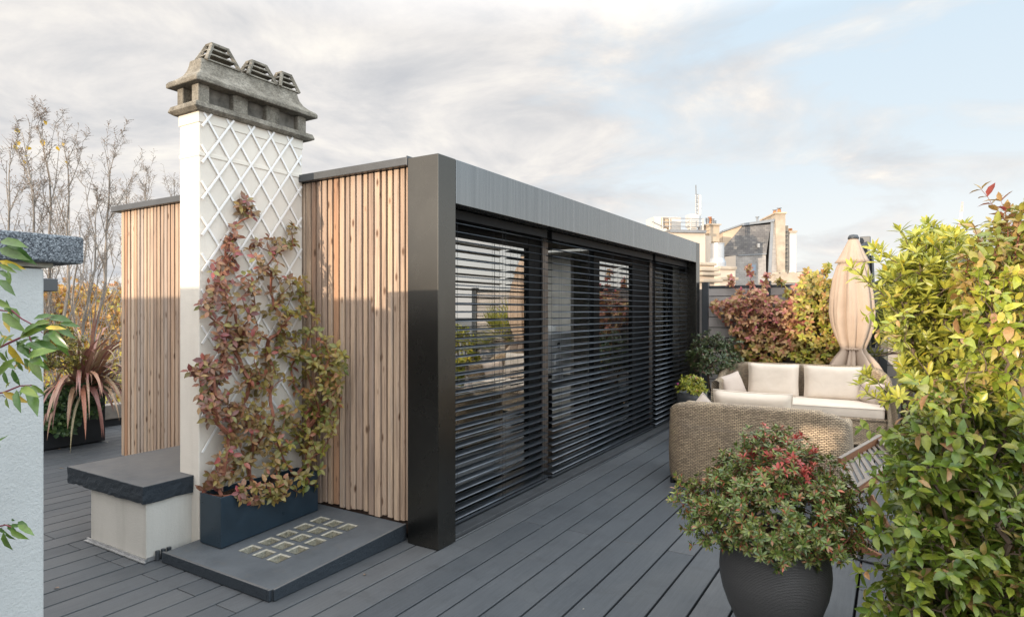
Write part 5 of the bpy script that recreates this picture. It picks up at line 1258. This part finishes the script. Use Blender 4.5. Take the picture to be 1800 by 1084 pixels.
    def slabch(label, cx, w, ys, tt, yaw):
        W = fr(cx, 546, tt, yaw); m = tt / FPX
        c = thing('chimney_stack', label, 'chimney', tuple(W(0, -1)))
        mb = MB(); bx(mb, W, -w*m/2*.86, w*m/2*.86, -4, (546 - ys[0] - 2) * m, .08, 1.0); obj('stack', mb, M['far_cream'], c)
        for i, y in enumerate(ys):
            mb = MB(); k = 1 + .06 * i; bx(mb, W, -w*m/2*k, w*m/2*k, (546 - y - 5.5) * m, (546 - y) * m, -.06*i, 1.08 + .06*i); obj('cap_slab', mb, M['far_concrete'], c, bevel=.02)
    slabch('squat chimney topped with a stack of stone slabs, nearest behind the pavilion end', 1246, 36, [461, 471, 479, 491], 17., math.radians(20))
    slabch('cream chimney with two flat stone slabs, left of the small skylight', 1281, 36, [468, 487], 24., math.radians(18))
    # slate mansard
    t = 40.; m = t / FPX; W = fr(1270, 546, t, math.radians(-6)); P = lambda x, y: ((x - 1270) * m, (546 - y) * m)
    h = thing('slate_house', 'slate roofed house with a steep gable wall, small skylight and ladder', 'building', tuple(W(0, 0).xy) + (-19,))
    Q = lambda pts: [P(x, y) for x, y in pts]
    mb = MB(); prism(mb, W, Q([(1271, 450), (1344, 448), (1352, 395), (1303, 399), (1271, 437)]), .0, 3.0); obj('roof', mb, M['slate'], h)
    mb = MB(); prism(mb, W, Q([(1290, 560), (1344, 560), (1343, 448.2), (1291, 450.2)]), -.05, 3.0); obj('lower_roof', mb, M['grey_tile'], h)
    mb = MB(); prism(mb, W, Q([(1270, 408), (1303, 396), (1303, 393.5), (1270, 405)]), -.1, 3.2); prism(mb, W, Q([(1303.1, 397.5), (1357, 391), (1358, 386), (1303.1, 393.5)]), -.1, 3.2); prism(mb, W, Q([(1343.5, 560), (1348.5, 560), (1356.5, 390), (1351.8, 391)]), -.03, .1); prism(mb, W, Q([(1296, 450), (1344, 448), (1344, 446.5), (1296, 448.5)]), -.12, .0); obj('zinc_edge', mb, M['zinc'], h)
    mb = MB(); prism(mb, W, Q([(1271, 436.8), (1302.8, 399), (1302.8, 396.2), (1271, 408)]), .02, 3.0); obj('cheek', mb, M['far_tan'], h)
    mb = MB(); prism(mb, W, Q([(1348.2, 560), (1362, 560), (1362, 388), (1356.5, 390)]), .0, 3.2); obj('gable_wall', mb, M['grey_tile'], h)
    mb = MB(); prism(mb, W, Q([(1272, 500), (1290, 500), (1290, 450.3), (1272, 452)]), -.4, 2.5); obj('wall', mb, M['far_cream'], h)
    mb = MB(); prism(mb, W, Q([(1314, 481), (1327, 481), (1327, 463), (1314, 463)]), -.16, -.06); o = obj('skylight', mb, M['far_steel'], h)
    mb = MB(); prism(mb, W, Q([(1316, 478), (1325, 478), (1325, 466), (1316, 466)]), -.18, -.161); obj('pane', mb, M['pale_pane'], o)
    mb = MB(); prism(mb, W, Q([(1328, 436), (1332, 436), (1332, 429), (1328, 429)]), -.2, 0); obj('roof_vent', mb, M['far_white'], h)
    mb = MB(); a, u = P(1335, 380); a2, u2 = P(1335, 391); mb.tube([W(a, u, .8), W(a2, u2, .8)], .07, 8); mb.lathe([(.13, 0), (.13, .06)], tuple(W(a, u, .8)), 8, cap1=True); obj('vent_pipe', mb, M['zinc'], h)
    g = thing('chimney_stack', 'tall rough grey chimney wall with two orange pots on the slate house', 'chimney', tuple(W(*P(1368, 480), 0)))
    mb = MB(); prism(mb, W, Q([(1362.2, 480), (1375, 480), (1375.5, 378), (1358.5, 378), (1358.5, 388)]), -.1, 3); prism(mb, W, Q([(1375.2, 480), (1384, 480), (1384, 397), (1377, 397)]), .3, 3); obj('stack', mb, M['far_concrete'], g)
    mb = MB(); prism(mb, W, Q([(1356.5, 378), (1377, 378), (1377, 375.5), (1356.5, 375.5)]), -.2, 3.1); obj('ledge', mb, M['far_tan'], g)
    for x, y in ((1363.5, 370), (1371, 367)):
        mb = MB(); a, u = P(x, y); mb.lathe([(.13, 0), (.10, (375.5 - y) * m)], tuple(W(a, P(0, 375.5)[1], .6)), 10, cap1=True); o = obj('chimney_pot', mb, M['terracotta'], g)
        mb = MB(); mb.lathe([(.10, 0), (.15, .03), (.15, .06)], tuple(W(a, u + .03, .6)), 10, cap1=True); obj('cowl', mb, M['zinc'], o)
    mb = MB()
    for x in (1377.5, 1382.5): a, u = P(x, 405); a2, u2 = P(x, 475); mb.bar(W(a, u, .2), W(a2, u2, .2), .03, .03)
    for k in range(9): a, u = P(1377.5, 408 + k*7.5); a2, _ = P(1382.5, 0); mb.bar(W(a, u, .2), W(a2, u, .2), .03, .045)
    obj('ladder', mb, M['fence_post'], g)
    g = thing('chimney_stack', 'white chimney column with red pots at the right end of the slate house', 'chimney', tuple(W(*P(1392, 480), 0)))
    mb = MB(); prism(mb, W, Q([(1386, 480), (1398, 480), (1398, 409), (1386, 409)]), .4, 1.6); obj('stack', mb, M['far_white'], g)
    mb = MB(); prism(mb, W, Q([(1385, 409), (1399, 409), (1399, 406), (1385, 406)]), .3, 1.7); obj('ledge', mb, M['far_concrete'], g)
    for x in (1389.5, 1393.5):
        mb = MB(); a, u = P(x, 406); mb.lathe([(.10, 0), (.085, .22)], tuple(W(a, u, .9)), 10, cap1=True); obj('chimney_pot', mb, M['terracotta'], g)
    mb = MB(); a, u = P(1380.5, 397); mb.lathe([(.09, 0), (.07, .25)], tuple(W(a, u, .9)), 10, cap1=True); obj('chimney_pot', mb, M['terracotta'], g)
    # low concrete hooded chimney and roof house
    t = 22.; m = t / FPX; W = fr(1400, 546, t, math.radians(-4)); P = lambda x, y: ((x - 1400) * m, (546 - y) * m); Q = lambda pts: [P(x, y) for x, y in pts]
    k = thing('chimney_stack', 'long low chimney with a flared concrete hood, just over the fence behind the climbers', 'chimney', tuple(W(-.5, 0)))
    mb = MB(); prism(mb, W, Q([(1360, 560), (1418, 560), (1418, 499), (1360, 499)]), .1, .5); obj('stack', mb, M['far_cream'], k)
    mb = MB(); prism(mb, W, Q([(1357, 497), (1421, 497), (1416, 493), (1411, 481), (1366, 481), (1362, 493)]), 0, .6); obj('hood', mb, M['far_concrete'], k)
    for x in (1369, 1383, 1397, 1409):
        mb = MB(); prism(mb, W, Q([(x-5, 481), (x+5, 481), (x+2, 477.5), (x-2, 477.5)]), .15, .45); obj('chimney_pot', mb, M['far_concrete'], k)
    t = 46.; m = t / FPX; W = fr(1400, 546, t, math.radians(-4)); P = lambda x, y: ((x - 1400) * m, (546 - y) * m); Q = lambda pts: [P(x, y) for x, y in pts]
    b = thing('rooftop_house', 'low white roof house with a grey door, over the fence left of the umbrella', 'building', tuple(W(0, 0).xy) + (-19,))
    mb = MB(); prism(mb, W, [P(1350, 0)[:1] + (-20.5,), P(1447, 0)[:1] + (-20.5,), P(1447, 480), P(1350, 480)], 0, 5); obj('wall', mb, M['far_white'], b)
    mb = MB(); prism(mb, W, Q([(1350, 479.8), (1449, 479.8), (1448, 477.5), (1350, 477.5)]), -.2, 5.2); obj('roof', mb, M['far_steel'], b)
    mb = MB(); prism(mb, W, Q([(1427, 500), (1438, 500), (1438, 482), (1427, 482)]), -.06, 0.05); obj('door', mb, M['zinc'], b)
    mb = MB(); a, u = P(1396, 471); a2, u2 = P(1396, 477.5); mb.tube([W(a, u, .5), W(a2, u2, .5)], .09, 8); mb.lathe([(.2, 0), (.2, .1)], tuple(W(a, u, .5)), 10, cap1=True); obj('cowl', mb, M['zinc'], b)
    # wide city block beyond, fills between the roofs at the horizon
    for (x, y, w, t_, lab) in ((1330, 500, 190, 60., 'broad cream apartment block behind the slate house, mostly hidden'), (1600, 520, 300, 90., 'broad pale apartment block behind the hedge on the horizon'), (2050, 505, 260, 80., 'tall pale apartment block out to the right of the terrace'), (2350, 520, 300, 70., 'cream apartment block far to the right of the terrace')):
        m = t_ / FPX; W = fr(x, 546, t_, .1); q = thing('apartment_block', lab, 'building', tuple(W(0, 0).xy) + (-19,))
        mb = MB(); bx(mb, W, -w*m/2, w*m/2, -20.6, (546 - y) * m, 0, 12); obj('wall', mb, M['far_cream'] if x != 1600 else M['far_white'], q)
        mb = MB(); prism(mb, W, [(-w*m/2 - .3, (546-y)*m), (w*m/2 + .3, (546-y)*m), (w*m/2 - .8, (546-y)*m + 1.6), (-w*m/2 + .8, (546-y)*m + 1.6)], -.2, 12.2) if x > 1700 else bx(mb, W, -w*m/2 - .2, w*m/2 + .2, (546-y)*m, (546-y)*m + .3, -.2, 12.2); obj('roof', mb, M['zinc'], q)
        for f in range(4):
            for c in range(int(w*m/3.2)):
                mb = MB(); a = -w*m/2 + 1.4 + c*3.2; u = (546-y)*m - 2.9 - f*3.1; bx(mb, W, a, a + 1.2, u, u + 1.9, -.05, .03); obj('window', mb, M['pale_pane'], q)
    # crane
    t = 160.; m = t / FPX; W = fr(1690, 400, t, 0); c = thing('tower_crane', 'far red and white crane jib tip standing above the hedge', 'crane', tuple(W(-3, -20)))
    for i, (y0, y1, mt) in enumerate(((355, 373, 'crane_red'), (373, 385, 'crane_white'), (385, 398, 'crane_red'), (398, 440, 'crane_white'))):
        mb = MB(); f = lambda y: (1692 - (y - 355) * .12 - 1690) * m
        for dx in (-.12, .12): mb.bar(W(f(y0) + dx*(1 if i else .3), (400-y0)*m), W(f(y1) + dx*2.2, (400-y1)*m), .16, .16)
        for k in range(5):
            ya = y0 + (y1-y0)*k/5; yb = y0 + (y1-y0)*(k+1)/5; mb.bar(W(f(ya) - .2, (400-ya)*m), W(f(yb) + .2, (400-yb)*m), .12, .12)
        obj('mast_section', mb, M[mt], c)
    # zinc roofed house far left
    t = 62.; m = t / FPX; W = fr(190, 546, t, math.radians(12)); P = lambda x, y: ((x - 190) * m, (546 - y) * m); Q = lambda pts: [P(x, y) for x, y in pts]
    b = thing('zinc_house', 'distant house with a blue-grey zinc roof, white dormer and orange pots, beside the larch wall', 'building', tuple(W(0, 0).xy) + (-19,))
    mb = MB(); prism(mb, W, Q([(168, 528), (260, 528), (255, 505), (178, 505)]), 0, 8); obj('roof', mb, M['zinc'], b)
    mb = MB(); bx(mb, W, P(170, 0)[0], P(258, 0)[0], -20.6, P(0, 528.2)[1], .2, 8); obj('wall', mb, M['far_white'], b)
    mb = MB(); prism(mb, W, Q([(184, 527), (199, 527), (199, 512), (184, 512)]), -.6, .5); o = obj('dormer', mb, M['far_white'], b)
    mb = MB(); prism(mb, W, Q([(188.5, 527), (194.5, 527), (194.5, 515), (188.5, 515)]), -.66, -.601); obj('pane', mb, M['pale_pane'], o)
    mb = MB(); prism(mb, W, Q([(174, 505), (190, 505), (190, 501), (174, 501)]), 2, 3); obj('chimney', mb, M['far_concrete'], b)
    for x in (176, 179.5, 183, 186.5, 189):
        mb = MB(); a, u = P(x, 501); mb.lathe([(.09, 0), (.07, .28)], tuple(W(a, u, 2.5)), 8, cap1=True); obj('chimney_pot', mb, M['terracotta'], b)
build_rooftops()

# ================================================================== LIGHT, SKY, CAMERA
SUN_EL = math.radians(4.6); SAZ = Vector((.20, 1, 0)).normalized()           # horizontal travel of the light
sd = bpy.data.lights.new('sun', 'SUN'); sd.energy = 4.7; sd.angle = math.radians(.5); sd.color = (1, .83, .64)
so = bpy.data.objects.new('sun', sd); COL.objects.link(so)
trav = Vector((SAZ.x * math.cos(SUN_EL), SAZ.y * math.cos(SUN_EL), -math.sin(SUN_EL)))
so.rotation_euler = trav.to_track_quat('-Z', 'Y').to_euler(); so.location = (-2, -6, 5)
TOSUN = -trav
w = bpy.data.worlds.new('World'); sc.world = w; w.use_nodes = True; t = w.node_tree; t.nodes.clear()
out = t.nodes.new('ShaderNodeOutputWorld'); bg = t.nodes.new('ShaderNodeBackground'); t.links.new(bg.outputs[0], out.inputs[0])
sky = t.nodes.new('ShaderNodeTexSky'); sky.sky_type = 'NISHITA'; sky.sun_disc = False; sky.sun_elevation = SUN_EL
sky.sun_rotation = math.atan2(TOSUN.x, TOSUN.y); sky.altitude = 60; sky.air_density = 1.0; sky.dust_density = 1.2
g = nd(t, 'ShaderNodeTexCoord').outputs['Generated']
sep = nd(t, 'ShaderNodeSeparateXYZ', {0: g}); z = sep.outputs[2]
def dotv(v): return nd(t, 'ShaderNodeVectorMath', {0: g, 1: tuple(v)}, operation='DOT_PRODUCT').outputs['Value']
zz = math_(t, 'ADD', math_(t, 'MAXIMUM', z, 0.0), .16)
pl = nd(t, 'ShaderNodeVectorMath', {0: g, 1: nd(t, 'ShaderNodeCombineXYZ', {0: zz, 1: zz, 2: zz}).outputs[0]}, operation='DIVIDE').outputs[0]
pl = nd(t, 'ShaderNodeMapping', {'Vector': pl, 'Location': (3.1, 1.7, 0), 'Rotation': (0, 0, .6)}).outputs[0]
n1 = tnoise(t, pl, .55, 9, .56, .25); n2 = tnoise(t, pl, 1.5, 10, .58, .4)
left = dotv(-RT)
cov = math_(t, 'ADD', math_(t, 'ADD', math_(t, 'MULTIPLY', n1, .75), math_(t, 'MULTIPLY', n2, .62)), math_(t, 'MULTIPLY', left, .25))
cover = ramp(t, cov, [(.535, 0), (.59, .4), (.685, 1)])
n3 = tnoise(t, nd(t, 'ShaderNodeMapping', {'Vector': pl, 'Location': (-.10, .16, 0)}).outputs[0], 1.5, 10, .62, .4)
lit = math_(t, 'SUBTRACT', n2, n3)
shade = ramp(t, math_(t, 'ADD', math_(t, 'ADD', math_(t, 'MULTIPLY', lit, 1.0), .5), math_(t, 'MULTIPLY', n1, .25)), [(.42, (.54,.55,.575)), (.56, (.635,.633,.64)), (.68, (.745,.725,.71)), (.84, (.90,.86,.80))])
haze = ramp(t, z, [(0, (1.0,.97,.93)), (.12, (.92,.95,.975)), (.24, (.78,.88,.96)), (.5, (.66,.82,.96))])
SKYK = .085
skyc = nd(t, 'ShaderNodeVectorMath', {0: sky.outputs[0], 1: (SKYK, SKYK, SKYK)}, operation='MULTIPLY').outputs[0]
clear = mixc(t, .82, skyc, haze)
col = mixc(t, cover, clear, shade)
# brighter overhead (as under a cloud layer) and towards the low sun behind the photographer
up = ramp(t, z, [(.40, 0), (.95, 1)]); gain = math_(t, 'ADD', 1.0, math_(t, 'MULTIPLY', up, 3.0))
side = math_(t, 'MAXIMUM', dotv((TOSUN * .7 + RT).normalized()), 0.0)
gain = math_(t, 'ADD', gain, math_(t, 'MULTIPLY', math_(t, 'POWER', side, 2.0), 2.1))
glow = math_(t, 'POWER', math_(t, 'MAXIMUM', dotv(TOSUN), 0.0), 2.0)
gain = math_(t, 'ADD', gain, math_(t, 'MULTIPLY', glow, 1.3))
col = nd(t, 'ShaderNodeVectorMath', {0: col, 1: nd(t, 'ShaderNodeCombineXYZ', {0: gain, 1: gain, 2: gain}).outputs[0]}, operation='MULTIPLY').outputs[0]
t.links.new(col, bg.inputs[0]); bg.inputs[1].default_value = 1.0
cd = bpy.data.cameras.new('camera'); cd.sensor_width = 36; cd.lens = 36 * FPX / 1800; cd.shift_y = 4 / 1800; cd.clip_start = .05; cd.clip_end = 4000
co = bpy.data.objects.new('camera', cd); COL.objects.link(co); co.location = CAM; co.rotation_euler = (math.pi / 2, 0, ANG); sc.camera = co
vs_ = sc.view_settings; vs_.view_transform = 'Standard'; vs_.look = 'None'; vs_.exposure = 0.2; vs_.gamma = 1
sc.cycles.max_bounces = 8; sc.cycles.transparent_max_bounces = 24; sc.cycles.use_denoising = True
